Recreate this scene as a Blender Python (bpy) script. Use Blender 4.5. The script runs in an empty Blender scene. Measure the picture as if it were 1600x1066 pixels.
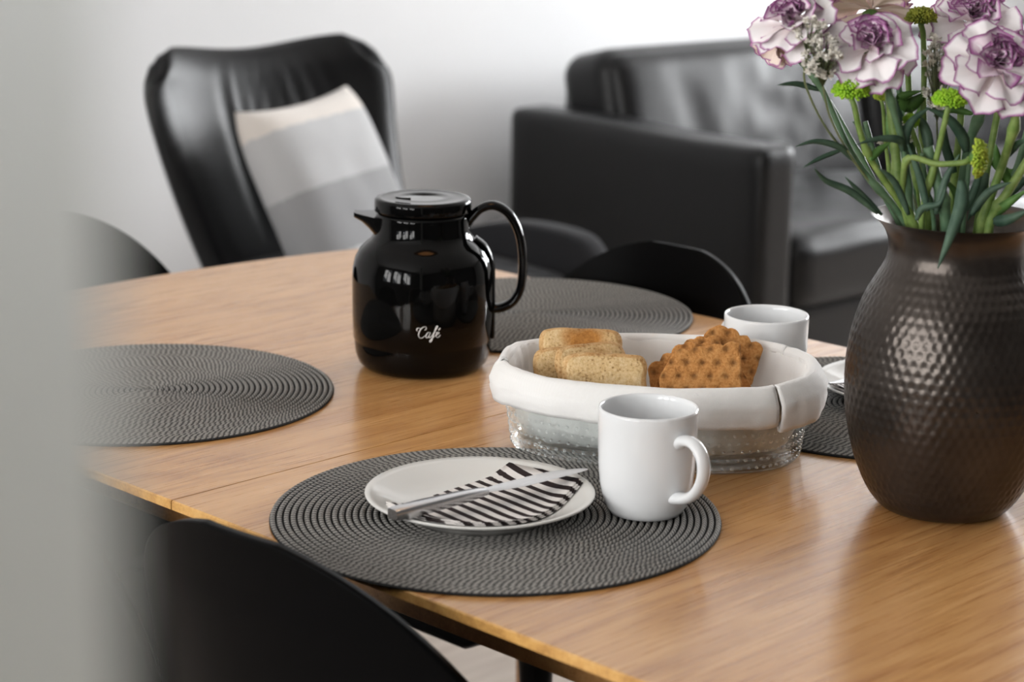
import bpy, bmesh, math, random
from mathutils import Vector, Matrix, noise
random.seed(7)
PI = math.pi
scene = bpy.context.scene
C = scene.collection

# ------------------------------------------------------------------ camera
FPX, PITCH, ROLL = 3315.0, 0.2436, 0.01202
CZ, TZ = 1.3201, 0.74                    # eye height, table top height
cp, sp = math.cos(PITCH), math.sin(PITCH)
cr, sr = math.cos(ROLL), math.sin(ROLL)
fwd = Vector((0, cp, -sp)); up0 = Vector((0, sp, cp)); rt0 = Vector((1, 0, 0))
camR = cr * rt0 + sr * up0; camU = -sr * rt0 + cr * up0
cam = bpy.data.cameras.new('camera')
cam.sensor_width = 36; cam.lens = FPX / 1600 * 36
cam.clip_start = 0.02; cam.clip_end = 60
cam.dof.use_dof = True; cam.dof.focus_distance = 1.93; cam.dof.aperture_fstop = 6.0
co = bpy.data.objects.new('camera', cam); C.objects.link(co)
m = Matrix.Identity(4)
for i in range(3):
    m[i][0] = camR[i]; m[i][1] = camU[i]; m[i][2] = -fwd[i]
m[2][3] = CZ
co.matrix_world = m
scene.camera = co

# ------------------------------------------------------------------ table / room axes
A = 0.78907                               # u runs along the table's seam, v along its length
cA, sA = math.cos(A), math.sin(A)
def W(u, v, z=0.0): return Vector((u * cA + v * sA, u * sA - v * cA, z))
UX = Vector((cA, sA, 0)); VX = Vector((sA, -cA, 0))
def PZ(x, y, z):                          # photo pixel -> point at height z
    a, b = (x - 800) / FPX, (533 - y) / FPX
    d = fwd + camR * a + camU * b
    return Vector((0, 0, CZ)) + d * ((z - CZ) / d.z)
def PY(x, y, Y):                          # photo pixel -> point at distance Y
    a, b = (x - 800) / FPX, (533 - y) / FPX
    d = fwd + camR * a + camU * b
    return Vector((0, 0, CZ)) + d * (Y / d.y)

# ------------------------------------------------------------------ light
world = bpy.data.worlds.new('sky'); scene.world = world; world.use_nodes = True
bg = world.node_tree.nodes['Background']
bg.inputs[0].default_value = (0.80, 0.90, 1.0, 1); bg.inputs[1].default_value = 1.0
vs = scene.view_settings
vs.view_transform = 'Standard'; vs.look = 'None'; vs.gamma = 1.0; vs.use_curve_mapping = False
vs.exposure = 0.5
def window_light(name, centre, direction, w, h, power, col=(1, 1, 1)):
    l = bpy.data.lights.new(name, 'AREA'); l.shape = 'RECTANGLE'; l.size = w; l.size_y = h
    l.energy = power; l.color = col
    o = bpy.data.objects.new(name, l); C.objects.link(o)
    o.location = centre
    o.rotation_euler = direction.to_track_quat('-Z', 'Z').to_euler()
    return o
ROOM = dict(u0=-1.7, u1=6.3, v0=-3.84, v1=1.9, h=2.5)
WIN_L = [(-2.75, -1.95), (-1.75, -0.95), (-0.75, 0.05)]     # openings in the wall at u0 (v ranges)
WIN_R = [(-3.1, -2.0), (-1.85, -0.75)]                       # openings in the wall at u1
WZ0, WZ1 = 0.85, 2.2
for a_, b_ in WIN_L:
    window_light('daylight', W(ROOM['u0'] - 0.16, (a_ + b_) / 2, (WZ0 + WZ1) / 2), UX, b_ - a_, WZ1 - WZ0, 40, (1, 0.985, 0.96))
for a_, b_ in WIN_R:
    window_light('daylight', W(ROOM['u1'] + 0.16, (a_ + b_) / 2, (WZ0 + WZ1) / 2), -UX, b_ - a_, WZ1 - WZ0, 108, (0.97, 0.985, 1))

# ------------------------------------------------------------------ helpers
def link(name, me, mat=None, parent=None, smooth=True):
    o = bpy.data.objects.new(name, me); C.objects.link(o)
    if mat is not None:
        if not me.materials: me.materials.append(mat)
    if smooth and me.polygons:
        me.polygons.foreach_set('use_smooth', [True] * len(me.polygons))
    if parent is not None: o.parent = parent
    return o
def mk(name, verts, faces, mat=None, parent=None, smooth=True, recalc=True):
    me = bpy.data.meshes.new(name)
    me.from_pydata([tuple(v) for v in verts], [], faces); me.update()
    if recalc:
        bm = bmesh.new(); bm.from_mesh(me); bmesh.ops.recalc_face_normals(bm, faces=bm.faces); bm.to_mesh(me); bm.free()
    return link(name, me, mat, parent, smooth)
def empty(name, loc, rz=0.0):
    o = bpy.data.objects.new(name, None); C.objects.link(o)
    o.location = loc; o.rotation_euler = (0, 0, rz); o.empty_display_size = 0.05
    return o
def tag(o, label, cat=None, group=None, kind=None):
    if label: o['label'] = label
    if cat: o['category'] = cat
    if group: o['group'] = group
    if kind: o['kind'] = kind
    return o
def copy_tree(o, parent=None):
    c = o.copy(); C.objects.link(c); c.parent = parent
    for ch in [k for k in o.children]: copy_tree(ch, c)
    return c
def sharp(o, ang=0.7):
    try:
        o.data.set_sharp_from_angle(angle=ang)
    except Exception: pass
    return o
def bevel(o, w, seg=2):
    b = o.modifiers.new('bevel', 'BEVEL'); b.width = w; b.segments = seg; b.limit_method = 'ANGLE'; b.angle_limit = 0.6
    return o
def lathe(prof, n=64, closed=False, disp=None):
    V, Fc = [], []
    k = len(prof)
    for i, (r, z) in enumerate(prof):
        for j in range(n):
            a = 2 * PI * j / n
            rr, zz = (r, z) if disp is None else disp(i, j, r, z, a)
            V.append((rr * math.cos(a), rr * math.sin(a), zz))
    for i in range(k - 1 + (1 if closed else 0)):
        i2 = (i + 1) % k
        for j in range(n):
            j2 = (j + 1) % n
            Fc.append((i * n + j, i * n + j2, i2 * n + j2, i2 * n + j))
    return V, Fc
def lathe_capped(prof, n=64, disp=None):
    V, Fc = lathe(prof, n, False, disp)
    k = len(prof)
    V.append((0, 0, prof[0][1])); c0 = len(V) - 1
    V.append((0, 0, prof[-1][1])); c1 = len(V) - 1
    for j in range(n):
        j2 = (j + 1) % n
        Fc.append((c0, j2, j)); Fc.append((c1, (k - 1) * n + j, (k - 1) * n + j2))
    return V, Fc
def catmull(pts, sub=6):
    pts = [Vector(p) for p in pts]; out = []
    n = len(pts)
    for i in range(n - 1):
        p0 = pts[max(i - 1, 0)]; p1 = pts[i]; p2 = pts[i + 1]; p3 = pts[min(i + 2, n - 1)]
        for s in range(sub):
            t = s / sub; t2 = t * t; t3 = t2 * t
            out.append(0.5 * ((2 * p1) + (p2 - p0) * t + (2 * p0 - 5 * p1 + 4 * p2 - p3) * t2 + (3 * p1 - p0 - 3 * p2 + p3) * t3))
    out.append(pts[-1].copy())
    return out
def tube(pts, rad, n=8, ry=None, side=None):
    """swept tube; rad number or list; ry = second radius (elliptic section) along the 'side' vector"""
    k = len(pts); V, Fc = [], []
    if not hasattr(rad, '__len__'): rad = [rad] * k
    if ry is not None and not hasattr(ry, '__len__'): ry = [ry] * k
    pts = [Vector(p) for p in pts]
    t0 = (pts[1] - pts[0]).normalized()
    ref = Vector(side) if side is not None else (Vector((0, 0, 1)) if abs(t0.z) < 0.9 else Vector((1, 0, 0)))
    s = (ref - t0 * ref.dot(t0)).normalized()
    for i in range(k):
        t = (pts[min(i + 1, k - 1)] - pts[max(i - 1, 0)]).normalized()
        if side is not None: s = Vector(side)
        s = (s - t * s.dot(t)).normalized()
        b = t.cross(s)
        for j in range(n):
            a = 2 * PI * j / n
            r2 = rad[i] if ry is None else ry[i]
            V.append(pts[i] + b * (rad[i] * math.cos(a)) + s * (r2 * math.sin(a)))
    for i in range(k - 1):
        for j in range(n):
            j2 = (j + 1) % n
            Fc.append((i * n + j, i * n + j2, (i + 1) * n + j2, (i + 1) * n + j))
    Fc.append(tuple(range(n - 1, -1, -1))); Fc.append(tuple((k - 1) * n + j for j in range(n)))
    return V, Fc
def rbox(hx, hy, hz, r, n=10, fn=None):
    """rounded, finely divided box (half sizes); fn(p, face_param) may displace"""
    bm = bmesh.new()
    bmesh.ops.create_cube(bm, size=2)
    bmesh.ops.subdivide_edges(bm, edges=bm.edges[:], cuts=n, use_grid_fill=True)
    h = Vector((hx, hy, hz)); V = []
    for v in bm.verts:
        # crowd vertices towards the borders
        q = Vector([math.sin(v.co[i] * PI / 2) * h[i] if n > 4 else v.co[i] * h[i] for i in range(3)])
        inner = Vector([max(-(h[i] - r), min(h[i] - r, q[i])) for i in range(3)])
        d = q - inner
        p = inner + (d.normalized() * r if d.length > 1e-9 else d)
        if fn: p = fn(p, Vector(v.co))
        v.co = p
    me = bpy.data.meshes.new('m'); bm.normal_update(); bm.to_mesh(me); bm.free()
    return me
def boxes(name, lst, mat, parent=None, bev=0.0):
    """one mesh from axis-aligned boxes (x0,x1,y0,y1,z0,z1)"""
    V, Fc = [], []
    for (x0, x1, y0, y1, z0, z1) in lst:
        b = len(V)
        V += [(x0, y0, z0), (x1, y0, z0), (x1, y1, z0), (x0, y1, z0), (x0, y0, z1), (x1, y0, z1), (x1, y1, z1), (x0, y1, z1)]
        Fc += [tuple(b + i for i in f) for f in ((0, 3, 2, 1), (4, 5, 6, 7), (0, 1, 5, 4), (1, 2, 6, 5), (2, 3, 7, 6), (3, 0, 4, 7))]
    o = mk(name, V, Fc, mat, parent, smooth=False)
    if bev: bevel(o, bev)
    return o

# ------------------------------------------------------------------ materials
def mat(name, col=(0.8, 0.8, 0.8), rough=0.5, metal=0.0, spec=0.5, coat=0.0, sheen=0.0, trans=0.0, ior=1.45):
    m = bpy.data.materials.new(name); m.use_nodes = True
    b = m.node_tree.nodes['Principled BSDF']
    b.inputs['Base Color'].default_value = (*col, 1); b.inputs['Roughness'].default_value = rough
    b.inputs['Metallic'].default_value = metal; b.inputs['Specular IOR Level'].default_value = spec
    b.inputs['Coat Weight'].default_value = coat; b.inputs['Coat Roughness'].default_value = 0.08
    b.inputs['Sheen Weight'].default_value = sheen
    b.inputs['Transmission Weight'].default_value = trans; b.inputs['IOR'].default_value = ior
    return m
class N:
    """tiny node-graph helper"""
    def __init__(s, m): s.t = m.node_tree; s.b = s.t.nodes['Principled BSDF']
    def new(s, typ, **kw):
        n = s.t.nodes.new(typ)
        for k, v in kw.items():
            if k.startswith('i_'):
                key = k[2:]; key = int(key) if key.isdigit() else key
                n.inputs[key].default_value = v
            else: setattr(n, k, v)
        return n
    def l(s, a, b): s.t.links.new(a, b)
    def coord(s, which='Object', scale=(1, 1, 1), rot=(0, 0, 0)):
        c = s.new('ShaderNodeTexCoord'); mp = s.new('ShaderNodeMapping')
        mp.inputs['Scale'].default_value = scale; mp.inputs['Rotation'].default_value = rot
        s.l(c.outputs[which], mp.inputs[0]); return mp.outputs[0]
    def noise(s, vec, scale, detail=4, rough=0.55, dist=0.0):
        n = s.new('ShaderNodeTexNoise'); n.inputs['Scale'].default_value = scale; n.inputs['Detail'].default_value = detail
        n.inputs['Roughness'].default_value = rough; n.inputs['Distortion'].default_value = dist
        s.l(vec, n.inputs['Vector']); return n.outputs['Fac']
    def ramp(s, fac, stops, interp='LINEAR'):
        r = s.new('ShaderNodeValToRGB'); e = r.color_ramp.elements; r.color_ramp.interpolation = interp
        while len(e) < len(stops): e.new(0.5)
        for k, (p, c) in zip(e, stops): k.position = p; k.color = (*c, 1) if len(c) == 3 else c
        s.l(fac, r.inputs[0]); return r.outputs[0]
    def math(s, op, a, b=None, c=None):
        n = s.new('ShaderNodeMath', operation=op)
        for i, x in enumerate((a, b, c)):
            if x is None: continue
            if isinstance(x, (int, float)): n.inputs[i].default_value = x
            else: s.l(x, n.inputs[i])
        return n.outputs[0]
    def mix(s, fac, a, b, typ='MIX'):
        n = s.new('ShaderNodeMix', data_type='RGBA', blend_type=typ)
        for i, x in ((0, fac), (6, a), (7, b)):
            if isinstance(x, (int, float)): n.inputs[i].default_value = x
            elif isinstance(x, tuple): n.inputs[i].default_value = (*x, 1)
            else: s.l(x, n.inputs[i])
        return n.outputs[2]
    def sep(s, vec):
        n = s.new('ShaderNodeSeparateXYZ'); s.l(vec, n.inputs[0]); return n.outputs
    def bump(s, h, strength=0.3, dist=0.002):
        n = s.new('ShaderNodeBump'); n.inputs['Strength'].default_value = strength; n.inputs['Distance'].default_value = dist
        s.l(h, n.inputs['Height']); s.l(n.outputs[0], s.b.inputs['Normal'])
    def col(s, c): s.l(c, s.b.inputs['Base Color'])
    def rough(s, c): s.l(c, s.b.inputs['Roughness'])

M = {}
M['wall'] = mat('wall_paint', (0.76, 0.76, 0.765), 0.85)
n = N(M['wall']); v = n.coord(); n.bump(n.noise(v, 220, 3), 0.08, 0.001)
M['dark_wall'] = mat('dark_grey_wall_paint', (0.10, 0.10, 0.10), 0.8)
n = N(M['dark_wall']); v = n.coord(); n.bump(n.noise(v, 150, 3), 0.05, 0.001)
M['jamb'] = mat('grey_green_paint', (0.50, 0.515, 0.47), 0.6)
n = N(M['jamb']); v = n.coord(); n.bump(n.noise(v, 150, 3), 0.05, 0.001)
M['ceiling'] = mat('ceiling_paint', (0.82, 0.82, 0.82), 0.9)
n = N(M['ceiling']); v = n.coord(); n.bump(n.noise(v, 200, 3), 0.05, 0.001)
M['white_trim'] = mat('white_trim', (0.8, 0.8, 0.8), 0.4)
# floor boards
M['floor'] = mat('floor_board', (0.52, 0.45, 0.39), 0.45)
n = N(M['floor']); v = n.coord(scale=(1.2, 14, 14))
n.col(n.ramp(n.noise(v, 3.0, 6), [(0.3, (0.40, 0.34, 0.29)), (0.7, (0.56, 0.49, 0.43))]))
# oak
def oak(name, c_dark, c_mid, c_light, rough=0.32, gx=1.0):
    m_ = mat(name, c_mid, rough, spec=0.5, coat=0.3)
    n = N(m_)
    m_.node_tree.nodes['Principled BSDF'].inputs['Coat Roughness'].default_value = 0.16
    big = n.noise(n.coord(scale=(1.0 * gx, 4.5, 4.5)), 2.2, 3, 0.5, 0.4)
    # cathedral figure: contour lines of a stretched noise field
    fld = n.noise(n.coord(scale=(0.9 * gx, 5, 5)), 1.3, 2, 0.45, 0.2)
    cont = n.math('ABSOLUTE', n.math('SUBTRACT', n.math('FRACT', n.math('MULTIPLY', fld, 16)), 0.5))
    fine = n.noise(n.coord(scale=(5 * gx, 210, 210)), 2.0, 5, 0.65)
    mid = n.noise(n.coord(scale=(2 * gx, 60, 60)), 1.6, 4, 0.6)
    f1 = n.math('MULTIPLY_ADD', cont, 0.16, n.math('MULTIPLY', big, 0.24))
    f2 = n.math('MULTIPLY_ADD', fine, 0.36, f1)
    f3 = n.math('MULTIPLY_ADD', mid, 0.26, f2)
    n.col(n.ramp(f3, [(0.37, c_dark), (0.49, c_mid), (0.62, c_light)]))
    n.rough(n.math('MULTIPLY_ADD', fine, 0.16, rough - 0.06))
    n.bump(fine, 0.10, 0.0006)
    return m_
M['oak'] = oak('oak_veneer', (0.41, 0.185, 0.058), (0.57, 0.295, 0.105), (0.67, 0.38, 0.16), 0.27)
M['oak_edge'] = oak('oak_edge', (0.42, 0.21, 0.06), (0.60, 0.33, 0.10), (0.68, 0.41, 0.15), 0.4)
M['oak_leg'] = oak('oak_leg', (0.30, 0.14, 0.045), (0.42, 0.21, 0.075), (0.5, 0.28, 0.11), 0.4)
# black things
M['shell'] = mat('black_plastic_shell', (0.0018, 0.0018, 0.002), 0.36, spec=0.06)
n = N(M['shell']); n.bump(n.noise(n.coord(), 900, 2), 0.05, 0.0004)
def leather(name, c, rough, sc=260, st=0.25, spec=0.28):
    m_ = mat(name, c, rough, spec=spec); n = N(m_); v = n.coord()
    vo = n.new('ShaderNodeTexVoronoi'); vo.inputs['Scale'].default_value = sc; n.l(v, vo.inputs['Vector'])
    n.bump(n.math('MULTIPLY_ADD', n.noise(v, 9, 4), 1.2, vo.outputs['Distance']), st, 0.0012)
    n.rough(n.math('MULTIPLY_ADD', n.noise(v, 14, 3), 0.12, rough - 0.06))
    return m_
M['leather'] = leather('black_leather', (0.005, 0.005, 0.0055), 0.36)
M['leather_sofa'] = leather('black_sofa_leather', (0.007, 0.007, 0.0075), 0.34, spec=0.36)
M['felt'] = mat('charcoal_fabric', (0.020, 0.020, 0.022), 0.9, spec=0.2, sheen=0.05)
n = N(M['felt']); n.bump(n.noise(n.coord(), 500, 3), 0.4, 0.001)
M['black_metal'] = mat('black_metal', (0.015, 0.015, 0.015), 0.4, metal=0.3)
M['jug'] = mat('glossy_black_plastic', (0.002, 0.002, 0.002), 0.045, spec=0.2)
n = N(M['jug']); n.bump(n.noise(n.coord(), 25, 2), 0.02, 0.001)
M['print'] = mat('white_print', (0.85, 0.85, 0.85), 0.4)
n = N(M['print']); n.rough(n.math('MULTIPLY_ADD', n.noise(n.coord(), 50), 0.1, 0.35))
def porcelain(name, c, r):
    m_ = mat(name, c, r, spec=0.5); n = N(m_)
    n.col(n.ramp(n.noise(n.coord(), 8, 2), [(0.3, tuple(x * 0.985 for x in c)), (0.7, c)])); return m_
M['mug'] = porcelain('white_glaze', (0.78, 0.79, 0.80), 0.10)
M['plate'] = porcelain('offwhite_glaze', (0.74, 0.73, 0.70), 0.10)
M['steel'] = mat('brushed_steel', (0.62, 0.62, 0.63), 0.24, metal=1.0)
n = N(M['steel']); n.rough(n.math('MULTIPLY_ADD', n.noise(n.coord(scale=(3, 200, 200)), 4, 3), 0.18, 0.15))
M['glass'] = mat('clear_glass', (0.97, 0.985, 0.98), 0.02, trans=1.0, ior=1.45)
n = N(M['glass']); n.bump(n.noise(n.coord(), 60, 2), 0.05, 0.001)
mxs = n.new('ShaderNodeMixShader'); mxs.inputs[0].default_value = 0.74
trs = n.new('ShaderNodeBsdfTransparent'); trs.inputs[0].default_value = (0.97, 0.985, 0.98, 1)
outn = [q for q in n.t.nodes if q.type == 'OUTPUT_MATERIAL'][0]
n.l(n.b.outputs[0], mxs.inputs[1]); n.l(trs.outputs[0], mxs.inputs[2]); n.l(mxs.outputs[0], outn.inputs[0])
M['glass_dot'] = mat('clear_glass_dots', (0.97, 0.985, 0.98), 0.03, trans=0.85, ior=1.45)
n = N(M['glass_dot']); n.bump(n.noise(n.coord(), 60, 2), 0.05, 0.001)
M['pane'] = bpy.data.materials.new('window_pane'); M['pane'].use_nodes = True
nt = M['pane'].node_tree; nt.nodes.clear()
o_ = nt.nodes.new('ShaderNodeOutputMaterial'); mx = nt.nodes.new('ShaderNodeMixShader'); tr = nt.nodes.new('ShaderNodeBsdfTransparent'); gl = nt.nodes.new('ShaderNodeBsdfGlossy')
gl.inputs['Roughness'].default_value = 0.02; mx.inputs[0].default_value = 0.06
nt.links.new(tr.outputs[0], mx.inputs[1]); nt.links.new(gl.outputs[0], mx.inputs[2]); nt.links.new(mx.outputs[0], o_.inputs[0])
def cloth(name, c, sc=900, st=0.25):
    m_ = mat(name, c, 0.9, spec=0.2, sheen=0.15); n = N(m_); v = n.coord()
    w1 = n.new('ShaderNodeTexWave', wave_type='BANDS', bands_direction='X'); w1.inputs['Scale'].default_value = sc / 3
    w2 = n.new('ShaderNodeTexWave', wave_type='BANDS', bands_direction='Z'); w2.inputs['Scale'].default_value = sc / 3
    n.l(v, w1.inputs['Vector']); n.l(v, w2.inputs['Vector'])
    h = n.math('ADD', w1.outputs['Fac'], w2.outputs['Fac'])
    n.bump(n.math('MULTIPLY_ADD', n.noise(v, 60, 4), 1.5, h), st, 0.0005)
    return m_
M['linen'] = cloth('white_cotton', (0.83, 0.82, 0.805))
# hammered metal
M['vase'] = mat('dark_bronze', (0.060, 0.050, 0.044), 0.30, metal=0.75, spec=0.5)
n = N(M['vase']); v = n.coord()
n.col(n.ramp(n.noise(v, 14, 4), [(0.35, (0.044, 0.036, 0.031)), (0.7, (0.080, 0.068, 0.060))]))
n.rough(n.math('MULTIPLY_ADD', n.noise(v, 40, 3), 0.12, 0.24))
# placemat braid: polar pattern in object space
M['mat'] = mat('braided_grey_cord', (0.12, 0.12, 0.12), 0.75, spec=0.3)
RING = 0.0058; NR = 33
n = N(M['mat']); X = n.sep(n.coord())
rad = n.math('SQRT', n.math('ADD', n.math('MULTIPLY', X[0], X[0]), n.math('MULTIPLY', X[1], X[1])))
ang = n.math('ARCTAN2', X[1], X[0])
rr = n.math('DIVIDE', rad, RING); ring = n.math('FLOOR', rr); fr = n.math('FRACT', rr)
cnt = n.math('ROUND', n.math('MULTIPLY', ring, 2 * PI * RING / 0.0056))
ph = n.math('MULTIPLY', n.math('DIVIDE', ang, 2 * PI), cnt)
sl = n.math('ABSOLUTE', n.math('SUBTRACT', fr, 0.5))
tri = n.math('FRACT', n.math('ADD', n.math('MULTIPLY_ADD', sl, 1.3, ph), n.math('FRACT', n.math('MULTIPLY', n.math('SINE', n.math('MULTIPLY', ring, 12.9898)), 4375.85))))
strand = n.math('SINE', n.math('MULTIPLY', tri, PI))
nz = n.noise(n.coord(), 700, 2); nz2 = n.noise(n.coord(), 26, 3)
fac = n.math('MULTIPLY', n.math('MULTIPLY_ADD', strand, 0.6, 0.32), n.math('MULTIPLY_ADD', nz, 1.2, 0.3))
fac = n.math('MULTIPLY', fac, n.math('LESS_THAN', sl, 0.35))      # groove shade between the cords, painted into the colour
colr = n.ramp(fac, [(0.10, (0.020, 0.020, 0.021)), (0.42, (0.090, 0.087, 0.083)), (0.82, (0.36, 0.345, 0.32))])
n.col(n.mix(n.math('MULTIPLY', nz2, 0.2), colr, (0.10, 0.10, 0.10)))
n.bump(strand, 0.6, 0.0012)
# bread
M['toast'] = mat('toast_crumb', (0.6, 0.4, 0.2), 0.85, spec=0.2)
n = N(M['toast']); v = n.coord(); xs = n.sep(v)
at = n.new('ShaderNodeAttribute', attribute_name='crust')
n1 = n.noise(v, 45, 5, 0.7); n2 = n.noise(v, 420, 4, 0.6)
crumb = n.ramp(n.math('MULTIPLY_ADD', n2, 0.6, n.math('MULTIPLY', n1, 0.4)), [(0.36, (0.26, 0.14, 0.055)), (0.45, (0.62, 0.42, 0.20)), (0.62, (0.76, 0.58, 0.34))])
brown = n.ramp(n.math('MULTIPLY_ADD', n1, 0.6, n.math('MULTIPLY', n2, 0.4)), [(0.35, (0.26, 0.10, 0.022)), (0.6, (0.55, 0.26, 0.07)), (0.75, (0.70, 0.44, 0.18))])
crf = n.math('MULTIPLY_ADD', n.noise(v, 28, 3), 0.9, n.math('MULTIPLY_ADD', at.outputs['Fac'], 0.75, -0.30))
n.col(n.mix(n.ramp(crf, [(0.3, (0, 0, 0)), (0.75, (1, 1, 1))]), crumb, brown))
n.bump(n2, 0.9, 0.0015)
M['crisp'] = mat('rye_crispbread', (0.45, 0.2, 0.07), 0.85, spec=0.2)
n = N(M['crisp']); v = n.coord(); at = n.new('ShaderNodeAttribute', attribute_name='dimple')
n1 = n.noise(v, 380, 4, 0.65); n2 = n.noise(v, 30, 4)
cc = n.ramp(n.math('MULTIPLY_ADD', n1, 0.6, n.math('MULTIPLY', n2, 0.4)), [(0.30, (0.22, 0.080, 0.022)), (0.48, (0.52, 0.235, 0.072)), (0.72, (0.72, 0.40, 0.155))])
n.col(n.mix(n.math('MULTIPLY', at.outputs['Fac'], 0.75), cc, (0.09, 0.035, 0.012)))
n.bump(n1, 0.9, 0.0015)
# plants
def leafy(name, c1, c2, rough=0.5, sc=60):
    m_ = mat(name, c1, rough, spec=0.4); n = N(m_)
    n.col(n.ramp(n.noise(n.coord(), sc, 3), [(0.3, c1), (0.7, c2)])); return m_
M['leaf'] = leafy('grey_green_leaf', (0.035, 0.075, 0.050), (0.085, 0.145, 0.095))
M['leaf2'] = leafy('mid_green_leaf', (0.05, 0.13, 0.025), (0.12, 0.24, 0.06))
M['stem'] = leafy('green_stem', (0.10, 0.18, 0.035), (0.25, 0.34, 0.10), sc=90)
M['stem2'] = leafy('blue_green_stem', (0.055, 0.115, 0.06), (0.12, 0.20, 0.11))
M['twig'] = leafy('thin_olive_twig', (0.07, 0.09, 0.04), (0.14, 0.16, 0.07))
M['mum'] = leafy('lime_florets', (0.20, 0.44, 0.012), (0.40, 0.62, 0.04), sc=120)
M['mum_olive'] = leafy('olive_florets', (0.12, 0.15, 0.012), (0.30, 0.30, 0.03), sc=120)
M['mum_yellow'] = leafy('yellow_green_florets', (0.30, 0.46, 0.03), (0.52, 0.58, 0.08), sc=120)
M['gyp'] = leafy('cream_blossom', (0.72, 0.68, 0.60), (0.85, 0.83, 0.78), 0.8)
def petal_mat(name, base, e0, e1):
    m_ = mat(name, base, 0.65, spec=0.2); n = N(m_)
    m_.node_tree.nodes['Principled BSDF'].inputs['Subsurface Weight'].default_value = 0.0
    at = n.new('ShaderNodeAttribute', attribute_name='edge')
    nz = n.noise(n.coord(), 70, 3)
    f = n.math('MULTIPLY_ADD', n.math('SUBTRACT', nz, 0.5), 0.05, at.outputs['Fac'])
    n.col(n.ramp(f, [(0.0, (base[0] * 0.95, base[1] * 0.86, base[2] * 0.84)), (e0, base), (e1, (0.42, 0.16, 0.36)), (min(e1 + 0.05, 1.0), (0.20, 0.035, 0.155))]))
    return m_
M['petal'] = petal_mat('white_petal_purple_edge', (0.90, 0.865, 0.875), 0.935, 0.985)
M['petal_in'] = petal_mat('pink_inner_petal', (0.84, 0.73, 0.79), 0.86, 0.965)
M['petal_old'] = petal_mat('peach_petal', (0.84, 0.72, 0.65), 0.93, 0.98)
M['dark_in'] = mat('dark_water', (0.02, 0.02, 0.018), 0.2)
n = N(M['dark_in']); n.rough(n.math('MULTIPLY_ADD', n.noise(n.coord(), 30), 0.1, 0.15))
# striped paper napkin (printed stripes along local x)
M['napkin'] = mat('striped_paper', (0.8, 0.8, 0.8), 0.8, spec=0.2)
n = N(M['napkin']); xs = n.sep(n.coord())
nzz = n.noise(n.coord(), 30, 2)
st = n.math('FRACT', n.math('MULTIPLY_ADD', nzz, 0.03, n.math('DIVIDE', xs[1], 0.0130)))
n.col(n.mix(n.math('LESS_THAN', st, 0.47), (0.80, 0.765, 0.74), (0.030, 0.020, 0.020)))
# cushion (bands along local z)
M['cushion'] = mat('wool_stripe', (0.5, 0.5, 0.5), 0.95, spec=0.15, sheen=0.3)
n = N(M['cushion']); v = n.coord(); xs = n.sep(v); nz = n.noise(v, 60, 4)
zz = n.math('MULTIPLY_ADD', nz, 0.012, xs[2])
c_ = n.ramp(n.math('MULTIPLY_ADD', zz, 2.0, 0.5), [(0.0, (0.62, 0.62, 0.62)), (0.28, (0.33, 0.33, 0.335)), (0.545, (0.50, 0.50, 0.505)), (0.80, (0.72, 0.665, 0.615))], 'CONSTANT')
n.col(c_); n.bump(n.noise(v, 420, 4), 0.5, 0.002)
M['copper'] = mat('brown_lamp_metal', (0.36, 0.19, 0.09), 0.3, metal=0.6)
n = N(M['copper']); n.rough(n.math('MULTIPLY_ADD', n.noise(n.coord(), 20), 0.1, 0.25))
M['bulb'] = mat('bulb', (1, 0.9, 0.7), 0.3)
b_ = M['bulb'].node_tree.nodes['Principled BSDF']; b_.inputs['Emission Color'].default_value = (1, 0.82, 0.55, 1); b_.inputs['Emission Strength'].default_value = 12
for k in ('white_trim', 'black_metal', 'bulb'):
    n = N(M[k]); n.rough(n.math('MULTIPLY_ADD', n.noise(n.coord(), 40), 0.08, 0.36))

# ================================================================== the room
def room(name, lst, mt, label, bev=0.0):
    o = boxes(name, lst, mt, None, bev); o.rotation_euler = (0, 0, A)     # local x = u, local y = -v
    tag(o, label, kind='structure'); return o
u0, u1, v0, v1, H = ROOM['u0'], ROOM['u1'], ROOM['v0'], ROOM['v1'], ROOM['h']
T = 0.14
room('floor', [(u0 - T, u1 + T, -v1 - T, -v0 + T, -0.1, 0)], M['floor'], 'pale greyish wood floor of the dining room')
room('ceiling', [(u0 - T, u1 + T, -v1 - T, -v0 + T, H, H + 0.1)], M['ceiling'], 'plain white ceiling')
room('wall_back', [(u0 - T, u1 + T, -v0, -v0 + T, 0, H)], M['wall'], 'plain white wall behind sofa and lounge chair')
room('wall_front', [(u0 - T, u1 + T, -v1 - T, -v1, 0, H)], M['dark_wall'], 'dark grey wall opposite the sofa')
def wall_with_openings(name, x0, x1, wins, label, mt_):
    lst = [(x0, x1, -v1, -v0, 0, WZ0), (x0, x1, -v1, -v0, WZ1, H)]
    edges = [v0] + [e for w in wins for e in w] + [v1]
    for k in range(0, len(edges), 2): lst.append((x0, x1, -edges[k + 1], -edges[k], WZ0, WZ1))
    return room(name, lst, mt_, label)
wall_with_openings('wall_left', u0 - T, u0, WIN_L, 'dark grey wall with three windows', M['dark_wall'])
wall_with_openings('wall_right', u1, u1 + T, WIN_R, 'white wall with two windows', M['wall'])
room('baseboard_back', [(u0, u1, -v0 - 0.014, -v0, 0, 0.07)], M['white_trim'], 'low white baseboard along the back wall', 0.003)
wn = 0
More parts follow.
